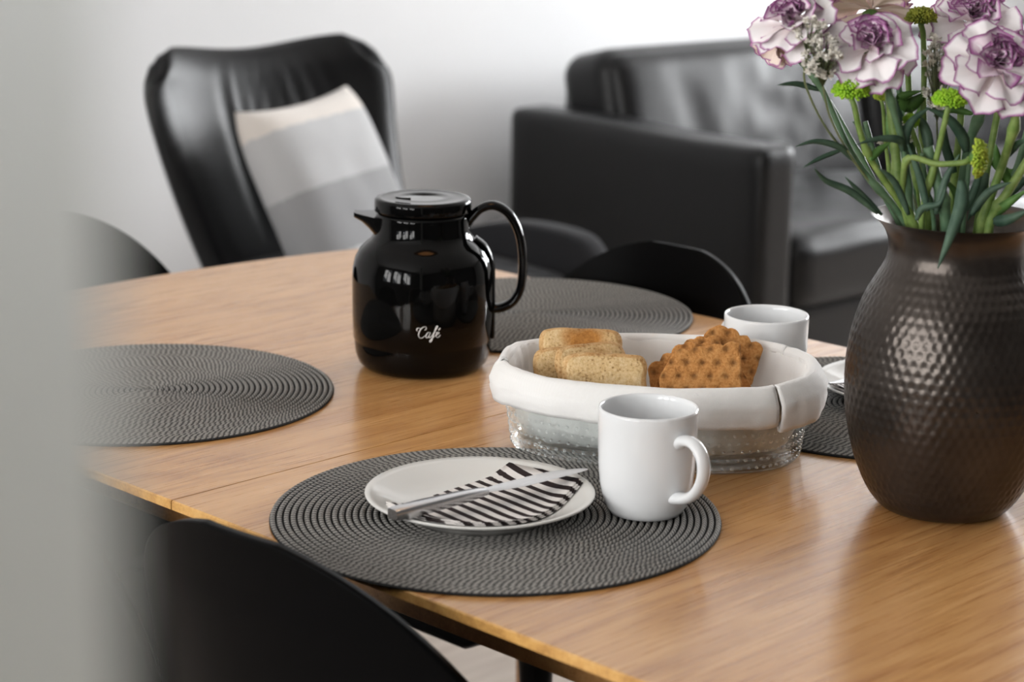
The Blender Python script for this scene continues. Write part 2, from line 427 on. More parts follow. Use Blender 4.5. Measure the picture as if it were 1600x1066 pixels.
for (wl, xx, sgn) in ((WIN_L, u0, -1), (WIN_R, u1, 1)):
    for a_, b_ in wl:
        wn += 1
        w_ = empty('window_%d' % wn, W(xx, (a_ + b_) / 2, WZ0), A)
        tag(w_, 'white framed window with two panes in the %s wall' % ('left' if sgn < 0 else 'right'), kind='structure')
        hw = (b_ - a_) / 2; hh = WZ1 - WZ0; x0, x1 = (-0.09, -0.03) if sgn < 0 else (0.03, 0.09)
        boxes('window_frame', [(x0, x1, -hw, -hw + 0.05, 0, hh), (x0, x1, hw - 0.05, hw, 0, hh), (x0, x1, -hw + 0.05, hw - 0.05, 0, 0.05), (x0, x1, -hw + 0.05, hw - 0.05, hh - 0.05, hh)], M['white_trim'], w_)
        boxes('mullion', [(x0, x1, -0.03, 0.03, 0.05, hh - 0.05)], M['white_trim'], w_)
        boxes('glazing_bar', [(x0 + 0.015, x1 - 0.015, -hw + 0.05, -0.03, hh * 0.62, hh * 0.62 + 0.025), (x0 + 0.015, x1 - 0.015, 0.03, hw - 0.05, hh * 0.62, hh * 0.62 + 0.025)], M['white_trim'], w_)
        xm = (x0 + x1) / 2
        for ya, yb in ((-hw + 0.05, -0.03), (0.03, hw - 0.05)):
            boxes('pane', [(xm - 0.002, xm + 0.002, ya, yb, 0.05, hh - 0.05)], M['pane'], w_)
# door jamb right beside the lens: the blurred upright at the edge of the view
JD = 0.22
jx = (172 - 800) / FPX * JD
j_ = boxes('trim_1', [(jx - 0.13, jx, JD - 0.10, JD, 0, H)], M['jamb'], None, 0.004)
tag(j_, 'grey green painted door jamb close to the lens', kind='structure')

# ================================================================== dining table
UN, UF, VE0, VE1, VS = 1.0336, 1.9155, -2.2, -0.62, -1.43926
UC = (UN + UF) / 2; VC = (VE0 + VE1) / 2; HW = (UF - UN) / 2; HL = (VE1 - VE0) / 2
table = empty('dining_table', W(UC, VC, 0), A)       # local x = u, local y = -v
tag(table, 'oak dining table with a seam across its top and rounded ends', 'table')
def outline(inset=0.0):
    pts = []
    hw = HW - inset; hl = HL - inset
    def endy(x): return hl - 0.046 * (abs(x) / 0.41) ** 2.4
    # corner rounding handled by sampling x densely to the corner
    rc = 0.035
    xs_ = [-hw + rc + (2 * hw - 2 * rc) * i / 24 for i in range(25)]
    top = [(x, endy(x)) for x in xs_]
    ye = endy(hw - rc)
    cornR = [(hw - rc + rc * math.sin(t), ye - rc + rc * math.cos(t)) for t in [PI / 12 * k for k in range(1, 7)]]
    cornL = [(-x, y) for x, y in reversed(cornR)]
    half = cornL + top + cornR
    return half
def leaf(name, y_cut, side):
    gap = 0.0007
    def ring(inset):
        h = outline(inset)
        p = [(x, y * side) for x, y in h]
        hw = HW - inset
        yc = y_cut + gap * side
        # long sides: straight, ever so slightly bowed
        sides1 = [(hw + 0.002 * (1 - k / 6), p[-1][1] + (yc - p[-1][1]) * k / 6) for k in range(1, 7)]
        sides0 = [(-x, y) for x, y in reversed(sides1)]
        sides1 = [(hw, y) for x, y in sides1]; sides0 = [(-hw, y) for x, y in sides0]
        return p + sides1 + sides0
    levels = [(0.0012, TZ), (0.0, TZ - 0.0012), (0.0, TZ - 0.0085), (0.022, TZ - 0.020)]
    V, Fc = [], []
    for ins, z in levels:
        r_ = ring(ins)
        V += [(x, y, z) for x, y in r_]
    k = len(r_)
    Fc.append(tuple(range(k)))
    Fc.append(tuple(reversed(range(3 * k, 4 * k))))
    side_faces = []
    for l in range(3):
        for i in range(k):
            i2 = (i + 1) % k
            Fc.append((l * k + i, l * k + i2, (l + 1) * k + i2, (l + 1) * k + i))
    o = mk(name, V, Fc, M['oak'], table, smooth=False)
    o.data.materials.append(M['oak_edge'])
    for p in o.data.polygons:
        if abs(p.normal.z) < 0.9: p.material_index = 1
    return o
yS = -(VS - VC)
leaf('tabletop_leaf', yS, 1); leaf('tabletop_leaf', yS, -1)
ax, ay = HW - 0.11, HL - 0.16
boxes('apron', [(-ax, ax, ay - 0.02, ay, TZ - 0.085, TZ - 0.020), (-ax, ax, -ay, -ay + 0.02, TZ - 0.085, TZ - 0.020), (-ax, -ax + 0.02, -ay + 0.02, ay - 0.02, TZ - 0.085, TZ - 0.020), (ax - 0.02, ax, -ay + 0.02, ay - 0.02, TZ - 0.085, TZ - 0.020)], M['oak_leg'], table, 0.002)
for sx in (-1, 1):
    for sy in (-1, 1):
        p0 = Vector((sx * (ax - 0.03), sy * (ay - 0.03), TZ - 0.0205)); p1 = Vector((sx * (ax + 0.005), sy * (ay + 0.005), 0.0))
        Vv, Ff = tube([p0.lerp(p1, t) for t in (0, 0.3, 1)], [0.028, 0.026, 0.017], 16)
        mk('leg', Vv, Ff, M['oak_leg'], table)

# ================================================================== dining chairs (shell on oak legs)
def make_chair():
    """local frame: +x is the way the sitter faces, origin on the floor under the seat"""
    root = empty('dining_chair', (0, 0, 0))
    # centre-line profile (x forward, z up) from front lip to top of back
    prof = catmull([(0.235, 0, 0.425), (0.215, 0, 0.447), (0.15, 0, 0.452), (0.0, 0, 0.442), (-0.12, 0, 0.445), (-0.185, 0, 0.475), (-0.215, 0, 0.54), (-0.232, 0, 0.64), (-0.245, 0, 0.72), (-0.2485, 0, 0.755), (-0.2503, 0, 0.777), (-0.2512, 0, 0.788), (-0.2517, 0, 0.793), (-0.252, 0, 0.795)], 5)
    n = len(prof); ns = 24
    zt = prof[-1].z
    rows = []
    for i, p in enumerate(prof):
        t = i / (n - 1)
        if p.z > 0.5:   # back: half width with a round shoulder towards the top
            k = min(1, max(0, (p.z - 0.50) / (zt - 0.50)))
            hw = 0.212 * (max(0.0, 1 - (k * 0.99) ** 3.0)) ** (1 / 2.1) * (1 + 0.06 * (1 - k))
            wrap = 0.075
        else:
            hw = 0.225 if p.x < 0.1 else 0.225 * (1 - ((p.x - 0.1) / 0.135 * 0.92) ** 4) ** 0.5 if p.x < 0.236 else 0.1
            wrap = 0.0
        kb = min(1, max(0, (p.z - 0.44) / 0.10))
        row = []
        for j in range(ns + 1):
            s = -1 + 2 * j / ns
            sy = math.sin(s * PI / 2 * 0.9) / math.sin(PI / 2 * 0.9)
            y = sy * hw
            e = min(1.0, abs(y) / 0.225)
            x = p.x + kb * 0.085 * e ** 2.2
            z = p.z + (1 - kb) * 0.018 * e ** 2.5 * (1 if p.x < 0.18 else max(0, (0.235 - p.x) / 0.055))
            row.append(Vector((x, y, z)))
        rows.append(row)
    cut = next(i for i, p in enumerate(prof) if p.z > 0.475 and i > n // 3)
    def shell(name, r0, r1):
        V, Fc = [], []
        for r in rows[r0:r1 + 1]: V += r
        k = ns + 1
        for i in range(r1 - r0):
            for j in range(ns): Fc.append((i * k + j, i * k + j + 1, (i + 1) * k + j + 1, (i + 1) * k + j))
        o = mk(name, V, Fc, M['shell'], root)
        so = o.modifiers.new('thick', 'SOLIDIFY'); so.thickness = 0.009; so.offset = 0
        return o
    shell('seat', 0, cut); shell('backrest', cut, n - 1)
    for sx in (-1, 1):
        for sy in (-1, 1):
            a0 = Vector((sx * 0.135 + (0.0 if sx > 0 else 0.005), sy * 0.135, 0.436)); a1 = Vector((sx * 0.19, sy * 0.20, 0.0))
            b0 = a0.lerp(a1, 0.16)
            lg = mk('leg', *tube([b0.lerp(a1, t) for t in (0, 0.2, 1)], [0.0145, 0.0145, 0.010], 14), M['oak_leg'], root)
            mk('leg_socket', *tube([a0, a0.lerp(a1, 0.05), a0.lerp(a1, 0.17), a0.lerp(a1, 0.185)], [0.026, 0.021, 0.0185, 0.015], 16), M['shell'], lg)
    return root
def place_chair(o, u, v, ang_uv, label):
    """ang_uv: facing direction, degrees from +u towards +v"""
    a = math.radians(ang_uv); d = UX * math.cos(a) + VX * math.sin(a)
    o.location = W(u, v, 0); o.rotation_euler = (0, 0, math.atan2(d.y, d.x))
    tag(o, label, 'chair', 'black shell chairs around the oak table')
ch = make_chair()
place_chair(ch, 1.176, -1.222, -4, 'black shell dining chair at the place set with the striped napkin and white mug')
c2 = copy_tree(ch); place_chair(c2, 1.185, -1.705, 0, 'black shell dining chair half hidden behind the grey green door jamb, under the table')
c3 = copy_tree(ch); place_chair(c3, 1.755, -1.70, 180, 'black shell dining chair between the oak table and the leather sofa arm')
c4 = copy_tree(ch); place_chair(c4, 1.52, -2.17, 90, 'black shell dining chair at the rounded table end by the lounge chair')

# ================================================================== sofa
so_a = math.radians(5.5)
sa = UX * math.cos(so_a) + VX * math.sin(so_a)            # along the sofa
sofa = empty('leather_sofa', W(3.70, -3.70, 0), math.atan2(sa.y, sa.x))   # local x along, local y towards the wall (front = -y)
tag(sofa, 'black leather sofa with straight arms against the white wall', 'sofa')
SL, SD = 2.05, 0.87
def part(name, me, mt, parent, loc):
    o = link(name, me, mt, parent); o.location = loc; return o
def arm_fn(p, q):
    p = p.copy()
    p.z += 0.004 * math.sin(p.y * 9) * (1 if p.z > 0 else 0)
    return p
me_arm = rbox(0.06, SD / 2, 0.265, 0.028, 14, arm_fn)
for x in (0.06, SL - 0.06):
    a_ = part('armrest', me_arm, M['leather_sofa'], sofa, (x, -SD / 2, 0.355))
    # piping seams round the front face of the arm
    e = 0.0015
    loop = [(-0.049, -0.24), (-0.049, 0.236), (-0.034, 0.254), (0.034, 0.254), (0.049, 0.236), (0.049, -0.24)]
    Vv, Ff = tube([Vector((px_, -SD / 2 + 0.010, pz_)) for px_, pz_ in loop], 0.004, 8)
    mk('piping', Vv, Ff, M['leather_sofa'], a_)
part('base', rbox(SL / 2 - 0.12, SD / 2 - 0.03, 0.07, 0.012, 6), M['leather_sofa'], sofa, (SL / 2, -SD / 2 + 0.01, 0.165))
part('back_frame', rbox(SL / 2 - 0.17, 0.05, 0.27, 0.03, 8), M['leather_sofa'], sofa, (SL / 2, -0.055, 0.39))
cw = (SL - 0.24) / 2
def seat_fn(p, q):
    p = p.copy()
    if p.z > 0:
        p.z += 0.022 * (1 - q.x ** 2) * (1 - q.y ** 4)
        p.z += 0.006 * noise.noise(Vector((p.x * 6, p.y * 6, 1.3))) + 0.004 * math.sin(p.x * 18 + 3 * p.y * 8)
    return p
for k in range(2):
    me_s = rbox(cw / 2 - 0.003, 0.335, 0.085, 0.045, 16, seat_fn)
    part('seat_cushion', me_s, M['leather_sofa'], sofa, (0.12 + cw * (k + 0.5), -SD + 0.335 - 0.005, 0.320))
    def back_fn(p, q, k=k):
        p = p.copy()
        zz = (p.z + 0.2) / 0.4
        if p.y < 0:
            p.y -= 0.030 * (1 - q.x ** 4) * (1 - q.z ** 2)
            # pulled folds in the leather
            f = 0
            for c_, sl, wd, am in ((-0.05, -0.10, 0.020, 0.010), (0.05, -0.14, 0.018, 0.012), (0.13, -0.20, 0.022, 0.010), (0.24, -0.22, 0.025, 0.012), (-0.20, 0.10, 0.03, 0.006)):
                d = (p.x - c_ + sl * (zz - 0.5)) / wd
                f += am * math.exp(-d * d) * max(0, min(1, 1.5 - abs(zz - 0.45) * 2.6))
            p.y += f
        p.y += 0.006 * noise.noise(Vector((p.x * 5, p.z * 5, k * 3.1)))
        return p
    me_b = rbox(cw / 2 - 0.003, 0.10, 0.215, 0.06, 34, back_fn)
    o = part('back_cushion', me_b, M['leather_sofa'], sofa, (0.12 + cw * (k + 0.5), -0.17, 0.545))
    o.rotation_euler = (math.radians(-13), 0, 0)
for x in (0.1, SL - 0.1):
    for y in (-0.06, -SD + 0.08):
        mk('foot', *tube([Vector((x, y, 0.11)), Vector((x, y, 0.0))], [0.02, 0.016], 12), M['black_metal'], sofa)

# ================================================================== lounge chair
lounge = empty('lounge_chair', W(2.672, -3.088, 0), A - math.radians(0))     # local x = u (its width), local -y = the way it faces
tag(lounge, 'black leather lounge chair with a high wrinkled back holding a cushion', 'lounge chair')
def lounge_back():
    V, Fc = [], []
    nx, nz = 48, 36
    for i in range(nz + 1):
        t = i / nz
        z = 0.33 + t * 0.535
        hw0 = 0.245 + 0.085 * t ** 0.9
        for j in range(nx + 1):
            s = -1 + 2 * j / nx
            # rounded top corners, a shallow dip between the wings
            sx = s
            hw = hw0
            zz = z
            top = 0.012 * math.cos(s * PI) * -1
            zz = 0.33 + t * (0.535 + top * 0.9)
            # superellipse corner: pull in width near the top
            if t > 0.72:
                k = (t - 0.72) / 0.28
                hw = hw0 * (1 - 0.20 * k ** 3.2)
            x = sx * hw
            y = 0.10 + t * 0.235 + 0.03 * math.sin(t * PI)                # leaning back
            y -= 0.075 * abs(s) ** 2.6 * (0.55 + 0.45 * t)                 # wings come forward
            if abs(s) > 0.8 and t > 0.8: zz -= 0.05 * ((abs(s) - 0.8) / 0.2) ** 2 * ((t - 0.8) / 0.2) ** 1.5
            V.append(Vector((x, y, zz)))
    k = nx + 1
    for i in range(nz):
        for j in range(nx): Fc.append((i * k + j, i * k + j + 1, (i + 1) * k + j + 1, (i + 1) * k + j))
    # thickness: offset copy
    me = bpy.data.meshes.new('t'); me.from_pydata([tuple(p) for p in V], [], Fc); me.update()
    bm = bmesh.new(); bm.from_mesh(me); bmesh.ops.recalc_face_normals(bm, faces=bm.faces); bm.normal_update()
    nr = [v.normal.copy() for v in bm.verts]; bm.free()
    if nr[(nz // 2) * k + nx // 2].y > 0: nr = [-q for q in nr]
    Vf, Vb = [], []
    for i in range(nz + 1):
        for j in range(nx + 1):
            idx = i * k + j; s = -1 + 2 * j / nx; t = i / nz
            edge = min(1 - abs(s), (1 - t) * 1.3)
            th = 0.024 * min(1, (edge / 0.12)) ** 0.5
            # gathered folds fanning out from the seat
            f = 0
            for c_, am, w_ in ((-0.30, 0.5, 0.05), (-0.12, 0.8, 0.035), (0.0, 1.0, 0.035), (0.10, 1.0, 0.03), (0.19, 1.0, 0.035), (0.30, 0.9, 0.04), (0.45, 0.8, 0.05), (0.62, 0.7, 0.05), (0.78, 0.6, 0.05)):
                cc = c_ + (0.42 - t) * 0.5 * (0.35 + c_)
                d = (s - cc) / w_
                f += am * math.exp(-d * d)
            f *= 0.011 * max(0, min(1, (t - 0.25) * 3)) * max(0, min(1, (0.97 - t) * 5))
            Vf.append(V[idx] + nr[idx] * (th - f)); Vb.append(V[idx] - nr[idx] * th * 0.8)
    allV = Vf + Vb; n0 = len(Vf); F2 = list(Fc) + [tuple(n0 + q for q in reversed(f_)) for f_ in Fc]
    border = [j for j in range(nx + 1)] + [i * k + nx for i in range(1, nz + 1)] + [nz * k + j for j in range(nx - 1, -1, -1)] + [i * k for i in range(nz - 1, 0, -1)]
    for a_, b_ in zip(border, border[1:] + border[:1]): F2.append((a_, b_, n0 + b_, n0 + a_))
    return allV, F2
lb = mk('backrest', *lounge_back(), M['leather'], lounge)
def lseat_fn(p, q):
    p = p.copy()
    if p.z > 0: p.z += 0.03 * (1 - q.x ** 2) * (1 - q.y ** 2)
    return p
part('seat_cushion', rbox(0.265, 0.28, 0.07, 0.05, 14, lseat_fn), M['felt'], lounge, (0, -0.10, 0.385))
part('seat_shell', rbox(0.27, 0.28, 0.035, 0.03, 8), M['leather'], lounge, (0, -0.08, 0.29))
def larm_fn(p, q):
    p = p.copy()
    return p
for sgn in (-1, 1):
    V, Fc = [], []
    # upholstered arm panel: rounded front, rising from the back
    prof = [(-0.30, 0.27), (-0.36, 0.35), (-0.385, 0.44), (-0.36, 0.505), (-0.30, 0.53), (-0.15, 0.53), (-0.02, 0.50), (0.07, 0.46), (0.11, 0.41), (0.10, 0.27)]
    pr = catmull([(0, y, z) for y, z in prof], 5)
    cy, cz_ = -0.12, 0.43
    ringset = []
    for dx, sc in ((-0.035, 0.93), (-0.030, 0.975), (-0.015, 1.0), (0.015, 1.0), (0.030, 0.975), (0.035, 0.93)):
        ringset.append([Vector((sgn * 0.305 + dx, cy + (p.y - cy) * sc, cz_ + (p.z - cz_) * sc)) for p in pr])
    k = len(pr)
    for r_ in ringset: V += r_
    for l in range(len(ringset) - 1):
        for i in range(k):
            i2 = (i + 1) % k
            Fc.append((l * k + i, l * k + i2, (l + 1) * k + i2, (l + 1) * k + i))
    Fc.append(tuple(range(k))); Fc.append(tuple(reversed(range((len(ringset) - 1) * k, len(ringset) * k))))
    mk('armrest', V, Fc, M['felt'], lounge)
mk('pedestal', *tube([Vector((0, -0.06, 0.26)), Vector((0, -0.06, 0.04))], [0.03, 0.03], 16), M['black_metal'], lounge)
for k in range(4):
    a_ = PI / 4 + k * PI / 2
    mk('foot', *tube([Vector((0, -0.06, 0.05)), Vector((0.15 * math.cos(a_), -0.06 + 0.15 * math.sin(a_), 0.035)), Vector((0.30 * math.cos(a_), -0.06 + 0.30 * math.sin(a_), 0.010))], [0.018, 0.015, 0.010], 10), M['black_metal'], lounge)

# cushion leaning in it
def pillow(w, h, t):
    V, Fc = [], []; nn = 28
    for side in (1, -1):
        for i in range(nn + 1):
            for j in range(nn + 1):
                a = -1 + 2 * j / nn; b = -1 + 2 * i / nn
                pinch = 1 - 0.075 * (1 - b * b) * abs(a) ** 3
                pinch2 = 1 - 0.075 * (1 - a * a) * abs(b) ** 3
                x = a * w / 2 * pinch; z = b * h / 2 * pinch2
                th = t / 2 * ((1 - a ** 4) * (1 - b ** 4)) ** 0.5
                th += 0.006 * noise.noise(Vector((a * 2.5, b * 2.5, side * 2.0))) * (1 - a * a) * (1 - b * b)
                V.append((x, -side * th, z))
    k = nn + 1; n0 = k * k
    for i in range(nn):
        for j in range(nn):
            q = (i * k + j, i * k + j + 1, (i + 1) * k + j + 1, (i + 1) * k + j)
            Fc.append(q); Fc.append(tuple(n0 + z for z in reversed(q)))
    return V, Fc
pv, pf = pillow(0.37, 0.41, 0.14)
me = bpy.data.meshes.new('cushion'); me.from_pydata(pv, [], pf); me.update()
bm = bmesh.new(); bm.from_mesh(me); bmesh.ops.remove_doubles(bm, verts=bm.verts, dist=0.0006); bmesh.ops.recalc_face_normals(bm, faces=bm.faces); bm.to_mesh(me); bm.free()
cush = link('cushion', me, M['cushion'])
cx_ = W(2.665, -3.145, 0.59)
cush.location = cx_
cush.rotation_euler = (math.radians(-26), math.radians(-2), math.radians(60))
tag(cush, 'light grey wool cushion with a darker band and a cream top stripe', 'cushion')
# ================================================================== pendant lamp over the table (seen mirrored in the jug)
pl = empty('pendant_lamp', W(UC + 0.02, VC - 0.15, 1.52))
tag(pl, 'brown metal pendant lamp hanging above the oak table', 'lamp')
prof = [(0.02, 0.20), (0.035, 0.19), (0.06, 0.15), (0.12, 0.08), (0.17, 0.01), (0.172, 0.0), (0.168, 0.0), (0.117, 0.074), (0.056, 0.145), (0.02, 0.18)]
mk('lamp_shade', *lathe(prof, 48, True), M['copper'], pl)
mk('cord', *tube([Vector((0, 0, 0.18)), Vector((0, 0, H - 1.52))], 0.003, 8), M['black_metal'], pl)
mk('bulb', *lathe_capped([(0.004, 0.03), (0.02, 0.04), (0.03, 0.065), (0.025, 0.09), (0.014, 0.115), (0.014, 0.17)], 20), M['bulb'], pl)
# ================================================================== placemats
def mat_mesh():
    prof = [(0.0004, 0.0030)]
    for k in range(NR):
        r0 = k * RING
        for f_, z in ((0.07, 0.0006), (0.17, 0.0034), (0.5, 0.0046), (0.83, 0.0034), (0.93, 0.0006)):
            if k == 0 and f_ < 0.2: continue
            prof.append((r0 + f_ * RING, z))
    R_ = NR * RING
    prof += [(R_ - 0.0002, 0.0014), (R_ - 0.0008, 0.0), (0.0004, 0.0)]
    return lathe(prof, 144, True)
mV, mF = mat_mesh()
MATS = [((1.2073, -1.2156), 'round braided grey placemat under the plate and the mug in front of the bread basket'),
        ((1.2236, -1.7407), 'empty round braided grey placemat beside the grey green door jamb'),
        ((1.7654, -1.7184), 'empty round braided grey placemat behind the coffee jug'),
        ((1.7382, -1.1933), 'round braided grey placemat half hidden behind the hammered vase')]
pm0 = None
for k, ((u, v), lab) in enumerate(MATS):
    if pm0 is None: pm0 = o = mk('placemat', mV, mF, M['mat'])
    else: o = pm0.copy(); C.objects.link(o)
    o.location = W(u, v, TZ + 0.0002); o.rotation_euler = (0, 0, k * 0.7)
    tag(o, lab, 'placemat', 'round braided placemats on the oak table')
MT = TZ + 0.0048                           # top of a mat

# ================================================================== plates, napkins, knives
PLR = 0.0975
plate_prof_top = [(0.0, 0.0065), (0.030, 0.0065), (0.056, 0.0072), (0.066, 0.0095), (0.078, 0.0140), (0.090, 0.0180), (0.0965, 0.0202)]
def plate_z(r):
    for (r0, z0), (r1, z1) in zip(plate_prof_top, plate_prof_top[1:]):
        if r <= r1: return z0 + (z1 - z0) * (r - r0) / (r1 - r0)
    return plate_prof_top[-1][1]
pp = [(0.0005, 0.0065)] + plate_prof_top[1:] + [(PLR, 0.0195), (PLR - 0.0004, 0.0182), (0.088, 0.0142), (0.074, 0.0088), (0.064, 0.0040), (0.0600, 0.0), (0.0560, 0.0), (0.0550, 0.0025), (0.0005, 0.0028)]
pV, pF = lathe(pp, 96, True)
setting_c = Vector((-0.0255, 1.7100, MT))
plate = mk('plate', pV, pF, M['plate']); plate.location = setting_c
tag(plate, 'offwhite side plate with striped napkin and knife beside the white mug', 'plate')
# napkin: drawn in the plate's frame from the photograph's corners
NZ = MT + 0.017
def loc(x, y, z=NZ):
    p = PZ(x, y, z); return Vector((p.x - setting_c.x, p.y - setting_c.y))
sd = (loc(858, 793) - loc(789, 766)).normalized()           # stripe direction
th_n = math.atan2(sd.y, sd.x)
corners = [loc(600, 792), loc(700, 757), loc(796, 727), loc(848, 737), loc(907, 756), loc(870, 784), loc(835, 806), loc(800, 818), loc(762, 824), loc(715, 823), loc(655, 810)]
cen = sum(corners, Vector((0, 0))) / len(corners)
def in_frame(p): return Vector((p.x * math.cos(th_n) + p.y * math.sin(th_n), -p.x * math.sin(th_n) + p.y * math.cos(th_n)))
def napkin_sheet(dz, shrink, shift, name, parent, mt):
    """fan of rings from the centre so that the sheet follows the plate"""
    V, Fc = [], []; K = 10
    den = []
    for a_, b_ in zip(corners, corners[1:] + corners[:1]):
        for s in range(6): den.append(a_.lerp(b_, s / 6))
    nd = len(den)
    for lay in (0, 1):
        for i in range(K + 1):
            for j in range(nd):
                p = cen + (den[j] - cen) * (i / K) * shrink + shift
                z = plate_z(min(p.length, PLR - 0.001)) + 0.0006 + dz
                z = max(z, 0.0085 + dz) + 0.0004 * noise.noise(Vector((p.x * 60, p.y * 60, dz * 900)))
                if p.length > PLR - 0.002: z = 0.0208 + dz
                q = in_frame(p)
                V.append((q.x, q.y, z + (0.0007 if lay == 0 else 0.0)))
    n0 = (K + 1) * nd
    for lay in (0, 1):
        for i in range(K):
            for j in range(nd):
                j2 = (j + 1) % nd; b = lay * n0
                f_ = (b + i * nd + j, b + (i + 1) * nd + j, b + (i + 1) * nd + j2, b + i * nd + j2)
                Fc.append(f_ if lay == 0 else tuple(reversed(f_)))
    for j in range(nd):
        j2 = (j + 1) % nd
        Fc.append((K * nd + j, n0 + K * nd + j, n0 + K * nd + j2, K * nd + j2))
    return mk(name, V, Fc, mt, parent, recalc=False)
nap = empty('striped_napkin', setting_c, th_n)
tag(nap, 'folded black and white striped paper napkin under the knife beside the mug', 'napkin')
napkin_sheet(0.0030, 0.985, Vector((0, 0.0)), 'top_layer', nap, M['napkin'])
napkin_sheet(0.0017, 1.0, Vector((0.0012, -0.0016)), 'middle_layer', nap, M['napkin'])
napkin_sheet(0.0004, 1.0, Vector((0.0028, -0.0030)), 'bottom_layer', nap, M['napkin'])
# knife
def knife_parts(root):
    # local x runs from the handle's butt to the tip; z up
    L1, L2 = 0.098, 0.205
    st_ = [(0.0, 0.0062, 0.0044), (0.004, 0.0070, 0.0052), (0.03, 0.0072, 0.0054), (0.07, 0.0062, 0.0047), (0.09, 0.0050, 0.0036), (0.098, 0.0046, 0.0026)]
    V, Fc = [], []; nn = 12
    for x, hy, hz in st_:
        for j in range(nn):
            a = 2 * PI * (j + 0.5) / nn
            c_, s_ = math.cos(a), math.sin(a)
            e = 0.45
            V.append((x, hy * math.copysign(abs(c_) ** e, c_), hz * math.copysign(abs(s_) ** e, s_)))
    for i in range(len(st_) - 1):
        for j in range(nn):
            j2 = (j + 1) % nn; Fc.append((i * nn + j, i * nn + j2, (i + 1) * nn + j2, (i + 1) * nn + j))
    Fc.append(tuple(reversed(range(nn)))); Fc.append(tuple((len(st_) - 1) * nn + j for j in range(nn)))
    sharp(mk('handle', V, Fc, M['steel'], root), 0.6)
    # blade: straight spine (+y), bellied edge (-y)
    V, Fc = [], []; K = 22
    for i in range(K + 1):
        t = i / K; x = L1 - 0.002 + (L2 - L1 + 0.002) * t
        top = 0.0045 + 0.002 * min(1, t * 5) - (0.0 if t < 0.55 else 0.0130 * ((t - 0.55) / 0.45) ** 2.2)
        bot = -0.0046 - 0.0066 * min(1, t * 3.0) + (0.0 if t < 0.85 else 0.0012 * ((t - 0.85) / 0.15) ** 2)
        if top - bot < 0.0008: top = bot + 0.0008
        V += [(x, top, 0.0007), (x, bot + (top - bot) * 0.25, 0.0009), (x, bot, 0.0001), (x, bot, -0.0001), (x, bot + (top - bot) * 0.25, -0.0009), (x, top, -0.0007)]
    for i in range(K):
        for j in range(6):
            j2 = (j + 1) % 6; Fc.append((i * 6 + j, i * 6 + j2, (i + 1) * 6 + j2, (i + 1) * 6 + j))
    Fc.append(tuple(range(6))); Fc.append(tuple(K * 6 + j for j in range(6)))
    sharp(mk('blade', V, Fc, M['steel'], root), 0.5)
KZ = MT + 0.0202 + 0.0060
k0 = PZ(613, 804, KZ); k1 = PZ(899, 732, KZ)
kang = math.atan2(k1.y - k0.y, k1.x - k0.x)
knife = empty('table_knife', Vector((k0.x, k0.y, KZ)), kang)
tag(knife, 'steel table knife lying across the striped napkin beside the mug', 'knife')
knife_parts(knife)
# the place laid opposite, turned half round
c1 = W(UC, (-1.2156 - 1.1933) / 2, 0)
R2 = PZ(1277, 590, MT + 0.02); opp_c = Vector((R2.x + PLR * 0.99, R2.y - 0.004, MT))
def opposite(o, label):
    c_ = copy_tree(o)
    rel = Vector(o.location) - setting_c
    c_.location = opp_c + Vector((-rel.x, -rel.y, rel.z)); c_.rotation_euler = (0, 0, o.rotation_euler.z + PI)
    c_['label'] = label; return c_
opposite(plate, 'offwhite side plate half hidden behind the hammered vase')
opposite(nap, 'black and white striped paper napkin on the plate behind the vase')
opposite(knife, 'steel table knife on the plate behind the vase')

# ================================================================== mugs
def make_mug():
    root = empty('mug', (0, 0, 0))
    out = [(0.0005, 0.0015), (0.026, 0.0015), (0.0275, 0.0), (0.0305, 0.0008), (0.0338, 0.0055), (0.0373, 0.0145), (0.0398, 0.027), (0.0412, 0.042), (0.0418, 0.060), (0.0421, 0.080), (0.0423, 0.0905), (0.0418, 0.0925), (0.0408, 0.0928), (0.0398, 0.0918), (0.0392, 0.088), (0.0389, 0.070), (0.0384, 0.045), (0.0372, 0.028), (0.034, 0.014), (0.028, 0.0075), (0.0005, 0.006)]
    mk('body', *lathe(out, 96, True), M['mug'], root)
    h = catmull([(0.0385, 0, 0.0695), (0.046, 0, 0.0735), (0.0570, 0, 0.0735), (0.0665, 0, 0.0665), (0.0700, 0, 0.0545), (0.0675, 0, 0.0420), (0.0600, 0, 0.0310), (0.0500, 0, 0.0245), (0.0370, 0, 0.0215)], 6)
    k = len(h)
    rad = [0.0043 + 0.0016 * (abs(i / (k - 1) - 0.5) * 2) ** 4 for i in range(k)]
    mk('handle', *tube(h, rad, 16, [r * 1.5 for r in rad], (0, 1, 0)), M['mug'], root)
    return root
mug = make_mug(); mug.location = (0.1155, 1.7200, MT); mug.rotation_euler = (0, 0, math.radians(-52))
tag(mug, 'glossy white mug standing in front of the bread basket', 'mug', 'white mugs')
m2 = PZ(1198, 490, MT + 0.0928)
mug2 = copy_tree(mug); mug2.location = (m2.x, m2.y, MT); mug2.rotation_euler = (0, 0, math.radians(120))
tag(mug2, 'glossy white mug standing behind the bread basket, next to the crispbread', 'mug', 'white mugs')

